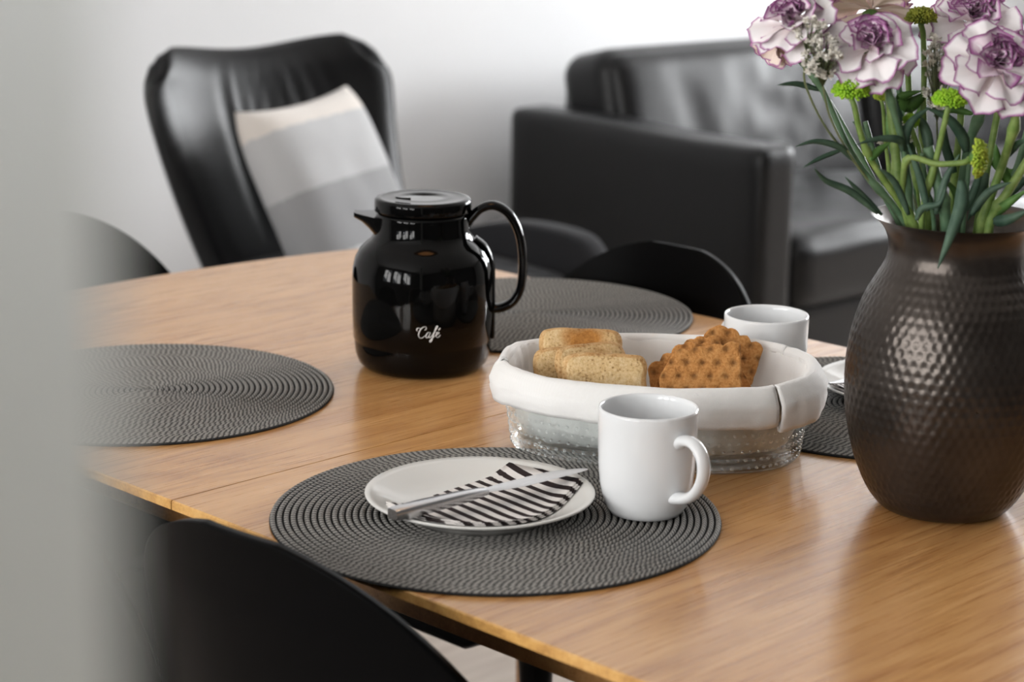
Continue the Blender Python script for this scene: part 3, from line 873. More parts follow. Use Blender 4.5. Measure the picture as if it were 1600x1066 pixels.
# ================================================================== coffee jug
JX, JY = -0.0962, 2.2200
jug = empty('coffee_jug', (JX, JY, TZ))
tag(jug, 'glossy black thermos coffee jug with white lettering', 'jug')
jp = [(0.0005, 0.0), (0.058, 0.0), (0.064, 0.002), (0.0695, 0.008), (0.0728, 0.018), (0.0738, 0.030), (0.0740, 0.0335), (0.0752, 0.0345), (0.0757, 0.060), (0.0757, 0.098), (0.0748, 0.110), (0.0722, 0.120), (0.0675, 0.129), (0.0610, 0.1355), (0.0555, 0.1400), (0.0520, 0.1455), (0.0503, 0.1530), (0.0497, 0.1640), (0.0497, 0.1680), (0.0470, 0.1690), (0.0005, 0.1690)]
mk('body', *lathe(jp, 96, True), M['jug'], jug)
lp = [(0.0005, 0.1688), (0.0480, 0.1688), (0.0500, 0.1700), (0.0514, 0.1706), (0.0516, 0.1720), (0.0516, 0.1800), (0.0511, 0.1826), (0.0496, 0.1842), (0.0470, 0.1848), (0.0440, 0.1847), (0.0425, 0.1843), (0.0300, 0.1850), (0.0005, 0.1858)]
lid = mk('lid', *lathe(lp, 96, True), M['jug'], jug)
mkp = [Vector((0.013 * math.cos(a_) - 0.016, 0.010 * math.sin(a_) - 0.004, 0.1854)) for a_ in [3.4 + 0.2 * k for k in range(9)]]
mk('arrow_mark', *tube(mkp, 0.0008, 6), M['jug'], lid)
# spout: a pinched lip to the left
def spout():
    V, Fc = [], []
    st_ = []
    secs = [(0.040, 0.130, 0.1655, 0.027), (0.050, 0.142, 0.1660, 0.0245), (0.057, 0.1505, 0.1665, 0.0195), (0.0645, 0.1575, 0.1672, 0.0140), (0.0730, 0.1622, 0.1684, 0.0085)]
    nn = 12
    for (x, zb, zt_, hw) in secs:
        ring_ = []
        for j in range(nn + 1):
            a = PI * j / nn
            ring_.append((-x, -hw * math.cos(a), zt_ - (zt_ - zb) * math.sin(a) ** 0.8))
        V += ring_
    k = nn + 1
    for i in range(len(secs) - 1):
        for j in range(nn): Fc.append((i * k + j, i * k + j + 1, (i + 1) * k + j + 1, (i + 1) * k + j))
        Fc.append((i * k + nn, i * k, (i + 1) * k, (i + 1) * k + nn))
    Fc.append(tuple(range(k))); Fc.append(tuple(reversed(range((len(secs) - 1) * k, len(secs) * k))))
    return V, Fc
sharp(mk('spout', *spout(), M['jug'], jug), 0.9)
hp = catmull([(0.0465, 0, 0.1560), (0.0520, 0, 0.1640), (0.0620, 0, 0.1735), (0.0760, 0, 0.1765), (0.0910, 0, 0.1680), (0.1020, 0, 0.1480), (0.1065, 0, 0.1210), (0.1055, 0, 0.0920), (0.0985, 0, 0.0745), (0.0860, 0, 0.0660), (0.0720, 0, 0.0640)], 6)
mk('handle', *tube(hp, 0.0050, 16, 0.0100, (0, 1, 0)), M['jug'], jug)
mk('handle_strip', *tube(catmull([(0.0560, 0, 0.1410), (0.0660, 0, 0.1330), (0.0725, 0, 0.1200), (0.0745, 0, 0.1050), (0.0752, 0, 0.0600), (0.0750, 0, 0.0330)], 5), 0.0028, 12, 0.0105, (0, 1, 0)), M['jug'], jug)
# lettering, pen strokes wrapped round the body (s = arc length, z)
def lettering():
    strokes = [
        # C with its flourish
        [(7.8, 11.8), (9.6, 13.4), (9.2, 15.6), (6.6, 15.8), (3.6, 13.4), (1.8, 9.6), (1.4, 5.6), (3.2, 2.8), (6.2, 3.0), (9.0, 5.4)],
        [(3.4, 12.6), (1.4, 14.6), (-0.8, 13.8), (-1.2, 11.6), (0.2, 10.6)],
        # a
        [(14.4, 8.6), (12.8, 9.4), (10.8, 7.6), (10.0, 4.6), (11.0, 2.8), (12.8, 4.0), (14.6, 7.6)],
        [(14.9, 9.2), (13.8, 5.2), (13.9, 3.0), (15.4, 3.2), (17.2, 5.6)],
        # f
        [(16.8, 5.4), (19.6, 9.6), (22.4, 14.6), (22.8, 16.6), (21.6, 16.4), (20.2, 12.4), (18.6, 5.4), (17.0, -0.6), (15.6, -2.4), (14.8, -1.2), (16.2, 0.8), (19.0, 3.4), (21.0, 5.2)],
        [(18.2, 8.6), (20.4, 9.0), (22.4, 9.2)],
        # e with its acute
        [(21.0, 5.2), (23.6, 6.6), (25.0, 8.4), (24.0, 9.4), (22.4, 7.8), (21.8, 5.0), (23.0, 3.0), (24.8, 3.4), (27.0, 5.6)],
        [(24.2, 11.4), (25.2, 12.8), (26.2, 14.2)]]
    V, Fc = [], []
    unit = 0.0009; Rr = 0.07585; base_s = 0.0062; base_z = 0.0468
    for st_ in strokes:
        pts = catmull([(x, y, 0) for x, y in st_], 5)
        nk = len(pts)
        for i, p in enumerate(pts):
            t = (pts[min(i + 1, nk - 1)] - pts[max(i - 1, 0)]).normalized()
            # broad strokes where the pen comes down, hairlines where it goes up
            down = abs(t.x * 0.35 + t.y * 0.94)
            w_ = 0.46 + 0.75 * down ** 3
            w_ *= 0.55 + 0.45 * math.sin(PI * min(1, max(0, i / (nk - 1))))
            nrm = Vector((-t.y, t.x, 0))
            for sg in (-1, 1):
                q = p + nrm * (w_ * 0.5 * sg)
                sArc = base_s + (q.x + 0.08 * q.y - 10) * unit; z = base_z + q.y * unit
                a = -PI / 2 + sArc / Rr
                V.append((Rr * math.cos(a), Rr * math.sin(a), z))
            if i:
                b = len(V)
                Fc.append((b - 4, b - 3, b - 1, b - 2))
    return V, Fc
lt = mk('lettering', *lettering(), M['print'], jug, recalc=False)
tag(lt, 'white script lettering reading Café')
so = lt.modifiers.new('thick', 'SOLIDIFY'); so.thickness = 0.0003; so.offset = 0

# ================================================================== bread basket
BC = Vector((0.1365, 1.9240)); BR = math.radians(-10)
bowl = empty('glass_bowl', (BC.x, BC.y, TZ), BR)
tag(bowl, 'oval clear glass bowl with rows of small raised dots holding bread', 'bowl')
def oval(a, b, phi, e=2.5):
    c_, s_ = math.cos(phi), math.sin(phi)
    return Vector((a * math.copysign(abs(c_) ** (2 / e), c_), b * math.copysign(abs(s_) ** (2 / e), s_), 0))
def oval_loft(secs, n=120, closed=True, phi0=0.0, phi1=2 * PI, loop=True):
    V, Fc = [], []
    for (a, b, z) in secs:
        for j in range(n if loop else n + 1):
            ph = phi0 + (phi1 - phi0) * j / n
            p = oval(a, b, ph) if a > 0.001 else Vector((0, 0, 0)); V.append((p.x, p.y, z))
    kk = n if loop else n + 1
    ns_ = len(secs)
    for i in range(ns_ if closed else ns_ - 1):
        i2 = (i + 1) % ns_
        for j in range(n):
            j2 = (j + 1) % kk
            Fc.append((i * kk + j, i * kk + j2, i2 * kk + j2, i2 * kk + j))
    return V, Fc
def wall_a(z):                        # outer half axes of the bowl at height z
    t = z / 0.078
    return 0.1350 + 0.010 * t, 0.0850 + 0.016 * t
secs = [(0.0006, 0.0004, 0.0022), (0.122, 0.072, 0.0022), (0.128, 0.078, 0.0), (0.1325, 0.082, 0.0008)]
for z in (0.004, 0.012, 0.030, 0.050, 0.070, 0.0765): secs.append((*wall_a(z), z))
a_, b_ = wall_a(0.078); secs += [(a_ - 0.0015, b_ - 0.0015, 0.0782), (a_ - 0.003, b_ - 0.003, 0.0765)]
for z in (0.060, 0.040, 0.020): a_, b_ = wall_a(z); secs.append((a_ - 0.0034, b_ - 0.0034, z))
secs += [(0.1300, 0.080, 0.0125), (0.124, 0.074, 0.0092), (0.0006, 0.0004, 0.0088)]
mk('bowl_body', *oval_loft(secs, 140, True), M['glass'], bowl)
# raised dots
V, Fc = [], []
for row, z in enumerate((0.0075, 0.0155, 0.0235, 0.0315, 0.0395)):
    a_, b_ = wall_a(z); nd = 84
    for j in range(nd):
        ph = 2 * PI * (j + 0.5 * (row % 2)) / nd
        # even spacing along the oval
        p = oval(a_, b_, ph); q = oval(a_, b_, ph + 0.01); t = (q - p).normalized(); nr_ = Vector((t.y, -t.x, 0))
        b0 = len(V); r_ = 0.0018
        for (rr_, dn) in ((1.0, -0.0002), (0.75, 0.0011)):
            for k in range(6):
                an = PI / 3 * k
                V.append(Vector((p.x, p.y, z)) + t * (r_ * rr_ * math.cos(an)) + Vector((0, 0, r_ * rr_ * math.sin(an))) + nr_ * dn)
        V.append(Vector((p.x, p.y, z)) + nr_ * 0.0017)
        for k in range(6):
            k2 = (k + 1) % 6
            Fc.append((b0 + k, b0 + k2, b0 + 6 + k2, b0 + 6 + k)); Fc.append((b0 + 6 + k, b0 + 6 + k2, b0 + 12))
dots = mk('raised_dots', V, Fc, M['glass_dot'], bowl, recalc=False); dots['kind'] = 'stuff'
# cloth lining folded over the rim
liner = empty('cloth_liner', (BC.x, BC.y, TZ), BR)
tag(liner, 'white cotton cloth lining the glass bowl and folded over its rim', 'cloth')
def cloth_surface(fn, nphi, nt, phi0, phi1, loop, name, th=0.0016):
    V, Fc = [], []
    kk = nphi if loop else nphi + 1
    for j in range(kk):
        ph = phi0 + (phi1 - phi0) * j / nphi
        for i in range(nt + 1): V.append(fn(ph, i / nt))
    for j in range(nphi):
        j2 = (j + 1) % kk
        for i in range(nt): Fc.append((j * (nt + 1) + i, j2 * (nt + 1) + i, j2 * (nt + 1) + i + 1, j * (nt + 1) + i + 1))
    o = mk(name, V, Fc, M['linen'], liner)
    so = o.modifiers.new('thick', 'SOLIDIFY'); so.thickness = th; so.offset = 0
    return o
def lin(ph, t):
    """inside lining: from the middle of the bottom up to just over the rim"""
    if t < 0.45:
        k = t / 0.45; a_, b_ = 0.122 * k, 0.070 * k; z = 0.0150 + 0.0015 * noise.noise(Vector((k * 3, ph * 2, 0)))
    else:
        k = (t - 0.45) / 0.55; z = 0.0160 + k * 0.0680 + 0.004 * (1 - min(1, k * 3)) * noise.noise(Vector((math.cos(ph) * 5, math.sin(ph) * 5, 7)))
        wa, wb = wall_a(z); sm = min(1, k * 4) ** 0.5
        a_, b_ = 0.122 + (wa - 0.0065 - 0.122) * sm, 0.070 + (wb - 0.0065 - 0.070) * sm
        if k > 0.85: a_ += 0.0025 * (k - 0.85) / 0.15; b_ += 0.0025 * (k - 0.85) / 0.15
    p = oval(max(a_, 1e-4), max(b_, 1e-4), ph)
    rip = 0.0030 * noise.noise(Vector((math.cos(ph) * 4, math.sin(ph) * 4, t * 2))) + 0.0012 * math.sin(ph * 23 + 3 * t)
    d = p.normalized() if p.length > 1e-6 else Vector((0, 0, 0))
    return p - d * abs(rip) * (1 if t > 0.2 else 0) + Vector((0, 0, z))
cloth_surface(lin, 140, 26, 0, 2 * PI, True, 'lining')
def flap(puff, drop, seed, ends=None):
    def fn(ph, t):
        # over the rim and down the outside, rolled under at the hem
        top = 0.0845 + 0.0018 * math.sin(ph * 2 + seed)
        pr = [(-0.0050, top - 0.006), (-0.0045, top - 0.001), (-0.0020, top + 0.0014), (0.0015, top + 0.0006), (0.0055 + puff * 0.5, top - 0.006), (0.0085 + puff, top - 0.014), (0.0090 + puff, top - drop * 0.7), (0.0080 + puff * 0.8, top - drop), (0.0055 + puff * 0.4, top - drop + 0.001), (0.0050 + puff * 0.2, top - drop + 0.008)]
        f_ = t * (len(pr) - 1); i = min(int(f_), len(pr) - 2); k = f_ - i
        off = pr[i][0] + (pr[i + 1][0] - pr[i][0]) * k; z = pr[i][1] + (pr[i + 1][1] - pr[i][1]) * k
        off += (0.0012 * math.sin(ph * 7 + seed) + 0.0022 * noise.noise(Vector((ph * 6, t * 3.0, seed))) - 0.0014 * (1 - abs(noise.noise(Vector((ph * 4 + t * 2, t * 5 - ph, seed + 5))))) ** 8) * min(1, t * 1.5)
        z -= (0.003 * math.sin(ph * 3 + seed * 2) + 0.0016 * noise.noise(Vector((ph * 9, 0, seed)))) * t
        z += 0.0012 * noise.noise(Vector((ph * 6, 3, seed)))
        wa, wb = wall_a(0.078); p = oval(wa, wb, ph)
        d = Vector((p.x / wa ** 2, p.y / wb ** 2, 0)).normalized()
        return p + d * off + Vector((0, 0, z))
    return fn
PHI_F, PHI_B = math.radians(-42), math.radians(38)
cloth_surface(flap(-0.0008, 0.033, 0.3), 70, 27, PHI_B + 0.03, math.radians(196), False, 'folded_edge', 0.0022)
cloth_surface(flap(0.0022, 0.031, 2.3), 60, 27, math.radians(186), 2 * PI + PHI_F - 0.022, False, 'folded_edge', 0.0022)
cloth_surface(flap(0.0025, 0.037, 1.7), 40, 27, PHI_F, PHI_B + 0.06, False, 'folded_edge', 0.0024)
# toast
def toast_mesh(w, h, t, seed, brown=0.0):
    def fn(p, q):
        # square slice with well rounded corners and bulging shoulders
        x, z = q.x, q.z
        e = 4.5
        m_ = max(abs(x), abs(z)); rr_ = (abs(x) ** e + abs(z) ** e) ** (1 / e)
        k = m_ / rr_ if rr_ > 1e-6 else 1.0
        edge = 1 - 0.10 * max(0, m_ - 0.85) / 0.15 * abs(q.y) ** 2
        p = Vector((x * k * w / 2 * edge, q.y * t / 2 * (1 - 0.25 * max(0, m_ - 0.8) / 0.2), z * k * h / 2 * edge))
        p.x *= 1 - 0.045 * math.exp(-((z - 0.15) / 0.3) ** 2)
        p.z -= 0.0020 * (1 - x * x) * (1 if z > 0 else 0) * abs(z)
        p += Vector((noise.noise(p * 60 + Vector((seed, 0, 0))), noise.noise(p * 110 + Vector((0, seed, 0))), noise.noise(p * 60 + Vector((0, 0, seed))))) * 0.0013
        return p
    bm = bmesh.new(); bmesh.ops.create_cube(bm, size=2); bmesh.ops.subdivide_edges(bm, edges=bm.edges[:], cuts=16, use_grid_fill=True)
    ed = []
    for vv in bm.verts:
        q = vv.co.copy(); m_ = max(abs(q.x), abs(q.z)); ed.append(max(max(0.0, min(1.0, (m_ - 0.86) / 0.14)) * (0.45 + 0.3 * abs(noise.noise(q * 2 + Vector((seed, 0, 0))))), brown * max(0.0, 1 - 1.1 * math.hypot(q.x - 0.1, (q.z - 0.5) * 0.8))))
        vv.co = fn(None, q)
    me = bpy.data.meshes.new('toast'); bm.to_mesh(me); bm.free()
    at = me.attributes.new('crust', 'FLOAT', 'POINT')
    for i, q in enumerate(ed): at.data[i].value = q
    return me
def put(o, p, rx, rz, ry=0.0):
    o.location = p; o.rotation_euler = (rx, ry, rz)
TOASTS = [  # pixel of the top edge's middle, distance, width, height, lean back, turn, label
    (908, 511, 1.985, 0.082, 0.070, -38, -4, 'golden brown slice of toast at the back of the stack, against the cloth', 1.0),
    (892, 539, 1.955, 0.078, 0.066, -24, 10, 'slice of toast leaning second from the back of the stack', 2.0),
    (918, 534, 1.938, 0.074, 0.064, -26, 22, 'slice of toast turned askew in the middle of the stack', 3.0),
    (946, 549, 1.903, 0.081, 0.062, -17, -3, 'pale slice of toast at the front of the stack showing its crumb', 4.0)]
for x, y, Y, w_, h_, rx, rz, lab, sd_ in TOASTS:
    top = PY(x, y, Y)
    o = link('toast_slice', toast_mesh(w_, h_, 0.0125, sd_, {1.0: 1.25, 2.0: 0.7, 3.0: 0.5}.get(sd_, 0.0)), M['toast'])
    rxx, rzz = math.radians(rx), math.radians(rz)
    upv = Matrix.Rotation(rzz, 3, 'Z') @ Matrix.Rotation(rxx, 3, 'X') @ Vector((0, 0, h_ / 2))
    put(o, top - upv, rxx, rzz)
    tag(o, lab, 'toast', 'slices of toast in the glass bowl')
# crispbread
def crisp_mesh(outl, t, seed):
    """outl: list of (x,z) polygon; dimpled sheet with a rippled rim"""
    K, V, Fc = 26, [], []
    den = []
    for p0, p1 in zip(outl, outl[1:] + outl[:1]):
        p0, p1 = Vector(p0), Vector(p1); nseg = max(1, int((p1 - p0).length / 0.0018))
        for s in range(nseg): den.append(p0.lerp(p1, s / nseg))
    c_ = sum(den, Vector((0, 0))) / len(den); nd = len(den)
    dv = []
    for side in (-1, 1):
        for i in range(K + 1):
            f_ = (i / K) ** 0.8
            for j in range(nd):
                p = c_ + (den[j] - c_) * f_
                if i == K: p += (den[j] - c_).normalized() * 0.0007 * noise.noise(Vector((p.x * 250, p.y * 250, seed)))
                # hex field of dimples
                px_, pz_ = p.x / 0.0145, p.y / 0.0126
                row = round(pz_); xo = px_ - 0.5 * (row % 2); dx = (xo - round(xo)) * 0.0145; dz = (pz_ - row) * 0.0126
                d = math.hypot(dx, dz); dm = math.exp(-(d / 0.0028) ** 2)
                hgt = t / 2 * (1.0 if i < K else 0.55) - 0.0013 * dm - 0.0004 * math.cos(min(1, d / 0.0072) * PI)
                hgt += 0.0006 * noise.noise(Vector((p.x * 180, p.y * 180, seed + side)))
                V.append((p.x, side * hgt, p.y)); dv.append(dm)
    n0 = (K + 1) * nd
    for s in (0, 1):
        for i in range(K):
            for j in range(nd):
                j2 = (j + 1) % nd; b = s * n0
                f_ = (b + i * nd + j, b + i * nd + j2, b + (i + 1) * nd + j2, b + (i + 1) * nd + j)
                Fc.append(f_ if s == 0 else tuple(reversed(f_)))
    for j in range(nd):
        j2 = (j + 1) % nd; Fc.append((K * nd + j, K * nd + j2, n0 + K * nd + j2, n0 + K * nd + j))
    me = bpy.data.meshes.new('crispbread'); me.from_pydata(V, [], Fc); me.update()
    at = me.attributes.new('dimple', 'FLOAT', 'POINT')
    for i, q in enumerate(dv): at.data[i].value = q
    return me
def scallop(x0, z0, x1, z1, n, amp):
    out = []
    for i in range(n * 4 + 1):
        t = i / (n * 4); b = amp * abs(math.sin(PI * n * t)) 
        d = Vector((x1 - x0, z1 - z0)); nn = Vector((-d.y, d.x)).normalized()
        p = Vector((x0, z0)) + d * t + nn * b; out.append((p.x, p.y))
    return out
def crisp(px_pts, Y, lean, turn, label, seed, nsc=0):
    P = [PY(x, y, Y) for x, y in px_pts]
    c_ = sum(P, Vector((0, 0, 0))) / len(P)
    loc2 = [((p.x - c_.x), (p.z - c_.z) * 0.966 / math.cos(math.radians(lean - 15))) for p in P]
    ol = []
    k = len(loc2)
    for i in range(k):
        a_, b_ = loc2[i], loc2[(i + 1) % k]
        if i < nsc: ol += scallop(a_[0], a_[1], b_[0], b_[1], max(1, round(math.hypot(b_[0] - a_[0], b_[1] - a_[1]) / 0.0145)), 0.0030)[:-1]
        else: ol.append(a_)
    o = link('crispbread', crisp_mesh(ol, 0.0045, seed), M['crisp'])
    put(o, c_, math.radians(-lean), math.radians(turn))
    tag(o, label, 'crispbread', 'pieces of crispbread in the glass bowl')
crisp([(1100, 535), (1114, 512), (1140, 513), (1194, 546), (1172, 602), (1140, 620), (1108, 600)], 1.972, 20, 4, 'broken crispbread piece farthest back, leaning on the cloth by the mug', 1.0, 3)
crisp([(1050, 552), (1085, 530), (1125, 528), (1150, 600), (1130, 625), (1040, 625)], 1.955, 22, -2, 'crispbread piece with only its rippled corner showing between two others', 2.0, 2)
crisp([(1012, 578), (1068, 538), (1120, 540), (1130, 625), (1020, 632)], 1.930, 20, 0, 'crispbread piece second from the front, next to the toast', 3.0, 2)
crisp([(1052, 552), (1158, 536), (1158, 628), (1030, 632), (1030, 590)], 1.900, 15, 0, 'large crispbread piece at the front with a straight broken edge', 4.0, 1)
crisp([(1130, 590), (1160, 580), (1178, 612), (1160, 632), (1130, 630)], 1.922, 30, -10, 'small dark crispbread shard beside the straight broken edge', 5.0, 1)

# ================================================================== vase
VX0, VY0 = 0.3755, 1.7580
vp = catmull([(0.046, 0, 0.0), (0.056, 0, 0.004), (0.0680, 0, 0.020), (0.0795, 0, 0.048), (0.0868, 0, 0.080), (0.0893, 0, 0.108), (0.0888, 0, 0.132), (0.0850, 0, 0.158), (0.0770, 0, 0.184), (0.0665, 0, 0.204), (0.0600, 0, 0.217), (0.0580, 0, 0.230), (0.0615, 0, 0.243), (0.0690, 0, 0.2525), (0.0745, 0, 0.2560)], 10)
DS = 0.0088
arc = [0.0]
for a_, b_ in zip(vp, vp[1:]): arc.append(arc[-1] + (b_ - a_).length)
outer = []; lastrow = 0
def vase_disp(i, j, r, z, a):
    if i >= len(vp): return r, z
    s = arc[i] / DS; row = round(s); nd = 62
    q = a / (2 * PI) * nd + 0.5 * (row % 2)
    dx = (q - round(q)) * 2 * PI * r / nd; dz = (s - row) * DS
    d = math.hypot(dx, dz) / (DS * 0.43)
    fade = max(0, min(1, (z - 0.006) / 0.015)) * max(0, min(1, (0.228 - z) / 0.035))
    dm = max(0, 1 - d * d)
    return r - 0.0009 * dm ** 1.3 * fade, z
prof = [(p.x, p.z) for p in vp]
inner = [(0.0733, 0.2556), (0.067, 0.2505), (0.0595, 0.2420), (0.0560, 0.2300), (0.0580, 0.2160), (0.0645, 0.2030), (0.0745, 0.1840), (0.0825, 0.1580), (0.0862, 0.1300), (0.0865, 0.1080), (0.0840, 0.080), (0.0770, 0.050), (0.0650, 0.0230), (0.050, 0.0070), (0.0006, 0.0060)]
prof2 = [(0.0006, 0.0015), (0.042, 0.0015)]
full = prof + inner + prof2
vase = mk('vase', *lathe(full, 372, True, vase_disp), M['vase'])
vase.location = (VX0, VY0, TZ)
tag(vase, 'dark bronze hammered metal vase with a flared rim holding flowers', 'vase')
# ================================================================== flowers
def petal_mesh(seed, spread, ruf, nj=10, cup=0.25, zig=0.05):
    rnd = random.Random(seed)
    rows = [0.0, 0.25, 0.5, 0.72, 0.88, 0.95, 1.0]
    V, Fc, E_ = [], [], []
    ph = rnd.random() * 6
    zg = [rnd.uniform(-1, 1) for _ in range(nj + 1)]
    for i, t in enumerate(rows):
        for j in range(nj + 1):
            s = -1 + 2 * j / nj
            a = s * spread * (0.35 + 0.65 * t)
            r = t * (1 - 0.16 * abs(s) ** 3) + (zig * zg[j] if t > 0.9 else 0) * (t - 0.85) * 6
            x = r * math.sin(a); y = r * math.cos(a)
            z = -cup * t * t + 0.10 * t + ruf * t * t * math.sin(s * 5.5 + ph) + ruf * 0.4 * t ** 3 * math.sin(s * 11 + ph * 2) + 0.12 * s * s * t
            V.append((x, y, z)); E_.append(max(t, (abs(s) - 0.0) ** 10 * 0.97 * (1 if t > 0.45 else 0)))
    k = nj + 1
    for i in range(len(rows) - 1):
        for j in range(nj): Fc.append((i * k + j, i * k + j + 1, (i + 1) * k + j + 1, (i + 1) * k + j))
    me = bpy.data.meshes.new('petal'); me.from_pydata(V, [], Fc); me.update()
    at = me.attributes.new('edge', 'FLOAT', 'POINT')
    for i, q in enumerate(E_): at.data[i].value = q
    me.polygons.foreach_set('use_smooth', [True] * len(me.polygons))
    return me
PET = {}
for kind, mt_ in (('out', 'petal'), ('old', 'petal_old'), ('in', 'petal_in')):
    PET[kind] = []
    for s in range(4):
        me = petal_mesh(s + (10 if kind == 'in' else 0), 0.62 if kind != 'in' else 0.75, 0.07 if kind != 'in' else 0.16, 10 if kind != 'in' else 9, 0.28 if kind != 'in' else 0.1)
        me.materials.append(M[mt_]); PET[kind].append(me)
def basis(axis):
    axis = Vector(axis).normalized(); ref = Vector((0, 0, 1)) if abs(axis.z) < 0.9 else Vector((1, 0, 0))
    x = ref.cross(axis).normalized(); y = axis.cross(x); return x, y, axis
def ribbon(pts, width, fold=0.35, tip=0.9):
    """narrow leaf along a path: V-folded blade tapering to a point, with thickness"""
    P = catmull(pts, 5); k = len(P); V, Fc = [], []
    view = Vector((0, 0, CZ))
    for i, p in enumerate(P):
        t = (P[min(i + 1, k - 1)] - P[max(i - 1, 0)]).normalized()
        vd = (view - p).normalized(); s = t.cross(vd).normalized(); b = s.cross(t).normalized()
        q = i / (k - 1)
        w_ = width * 0.5 * max(0.06, min(1, 0.45 + q * 2.2) * (1 - max(0, (q - 0.35) / 0.65) ** 1.8))
        V += [p + s * w_ + b * w_ * fold, p, p - s * w_ + b * w_ * fold, p - b * 0.0006]
    for i in range(k - 1):
        for j in range(4):
            j2 = (j + 1) % 4; Fc.append((i * 4 + j, i * 4 + j2, (i + 1) * 4 + j2, (i + 1) * 4 + j))
    Fc.append((0, 1, 2, 3)); Fc.append(tuple((k - 1) * 4 + j for j in range(4)))
    return V, Fc
def rel(V, o): return [Vector(v) - o for v in V]
def path(px_pts, Y0, Y1=None):
    Y1 = Y0 if Y1 is None else Y1
    n_ = len(px_pts)
    return [PY(x, y, Y0 + (Y1 - Y0) * i / (n_ - 1)) for i, (x, y) in enumerate(px_pts)]
def into_vase(pts, spread=0.0):
    """lead a stem from the mouth down to the vase floor"""
    pts = list(pts); out = []
    for p in pts:                         # anything at or below the rim keeps inside the mouth
        d = Vector((p.x - VX0, p.y - VY0)); lim = 0.044 + max(0, p.z - TZ - 0.240) * 0.75
        if p.z < TZ + 0.275 and d.length > lim: d = d.normalized() * lim; p = Vector((VX0 + d.x, VY0 + d.y, p.z))
        out.append(p)
    pts = out; p = pts[-1]; d = Vector((p.x - VX0, p.y - VY0))
    if d.length > 0.044: d = d.normalized() * 0.044
    return pts + [Vector((VX0 + d.x * 0.8, VY0 + d.y * 0.8, TZ + 0.215)), Vector((VX0 - d.x * 0.5, VY0 - d.y * 0.5, TZ + 0.10)), Vector((VX0 - d.x, VY0 - d.y, TZ + 0.03))]
def stem_part(root, pts, r0, r1, mt_, nodes=()):
    P = catmull(pts, 6); k = len(P)
    rad = [r0 + (r1 - r0) * i / (k - 1) for i in range(k)]
    for nd in nodes:
        c_ = int(nd * (k - 1))
        for i in range(max(0, c_ - 1), min(k, c_ + 2)): rad[i] *= 1.55 if i == c_ else 1.2
    return mk('stem', rel(tube(P, rad, 8)[0], root.location), tube(P, rad, 8)[1], mt_, root)
MOUTH = {}
def carnation(px_c, Y, axis, R, stem_px, label, Ystem=None, kinds=('out', 'in'), leaves=(), seed=0, nlay=((6, 88, 1.02), (6, 70, 0.96), (6, 50, 0.82), (8, 32, 0.68), (8, 18, 0.58), (6, 7, 0.50)), smat='stem2', r_stem=0.0026):
    rnd = random.Random(seed)
    c_ = PY(px_c[0], px_c[1], Y); x, y, z = basis(axis)
    base = c_ - z * R * 0.42
    root = empty('carnation', base)
    tag(root, label, 'flower', 'carnations in the hammered vase')
    for li, (n_, tilt, ln) in enumerate(nlay):
        for k in range(n_):
            kind = kinds[0] if li < 2 or (li == 2 and k % 2) else kinds[1]
            a = 2 * PI * (k + 0.5 * (li % 2) + rnd.uniform(-0.18, 0.18)) / n_
            t = math.radians(tilt + rnd.uniform(-7, 7))
            radial = x * math.cos(a) + y * math.sin(a); tang = -x * math.sin(a) + y * math.cos(a)
            dirv = radial * math.sin(t) + z * math.cos(t); nrm = -radial * math.cos(t) + z * math.sin(t)
            L = R * ln * rnd.uniform(0.9, 1.08) * (1.08 if tilt > 50 else 1.0)
            o = bpy.data.objects.new('petal', rnd.choice(PET[kind])); C.objects.link(o); o.parent = root
            mm = Matrix.Identity(4)
            rollv = math.radians(rnd.uniform(-16, 16))
            tx = tang * math.cos(rollv) + nrm * math.sin(rollv); nz_ = nrm * math.cos(rollv) - tang * math.sin(rollv)
            off = z * R * 0.06 * li
            for i in range(3): mm[i][0] = -tx[i] * L; mm[i][1] = dirv[i] * L; mm[i][2] = nz_[i] * L; mm[i][3] = off[i]
            o.matrix_local = mm
    # calyx
    cb = base - z * R * 0.75
    Vv, Ff = tube([base - z * R * 0.04, base - z * R * 0.12, base - z * R * 0.42, cb], [R * 0.14, R * 0.22, R * 0.19, R * 0.09], 10)
    mk('calyx', rel(Vv, base), Ff, M['leaf2'], root)
    pts = [cb + z * 0.002] + path(stem_px, Y, Ystem or VY0)
    stem_part(root, into_vase(pts), r_stem, r_stem * 1.15, M[smat], (0.25, 0.5))
    for lp, Ya, Yb, w_, mt_ in leaves:
        mk('leaf', rel(ribbon(path(lp, Ya, Yb), w_)[0], base), ribbon(path(lp, Ya, Yb), w_)[1], M[mt_], root)
    return root
V0 = VY0
carnation((1237, 22), V0 - 0.02, (-0.30, -0.42, 0.86), 0.0345, [(1262, 105), (1286, 142), (1338, 252), (1384, 338)], 'white carnation with purple petal edges on the stem leaning away over the sofa', V0 - 0.03, ('out', 'in'),
          [([(1282, 141), (1245, 131), (1215, 133)], V0 - 0.02, V0 - 0.04, 0.0050, 'leaf'), ([(1332, 250), (1312, 230), (1275, 221), (1243, 229)], V0 - 0.03, V0 - 0.06, 0.0058, 'leaf'),
           ([(1316, 234), (1282, 247), (1255, 262)], V0 - 0.03, V0 - 0.05, 0.0040, 'leaf'), ([(1372, 334), (1330, 300), (1290, 282), (1272, 262)], V0 - 0.04, V0 - 0.07, 0.0062, 'leaf'), ([(1378, 336), (1345, 302), (1320, 276)], V0 - 0.03, V0 - 0.04, 0.0048, 'leaf')], seed=1)
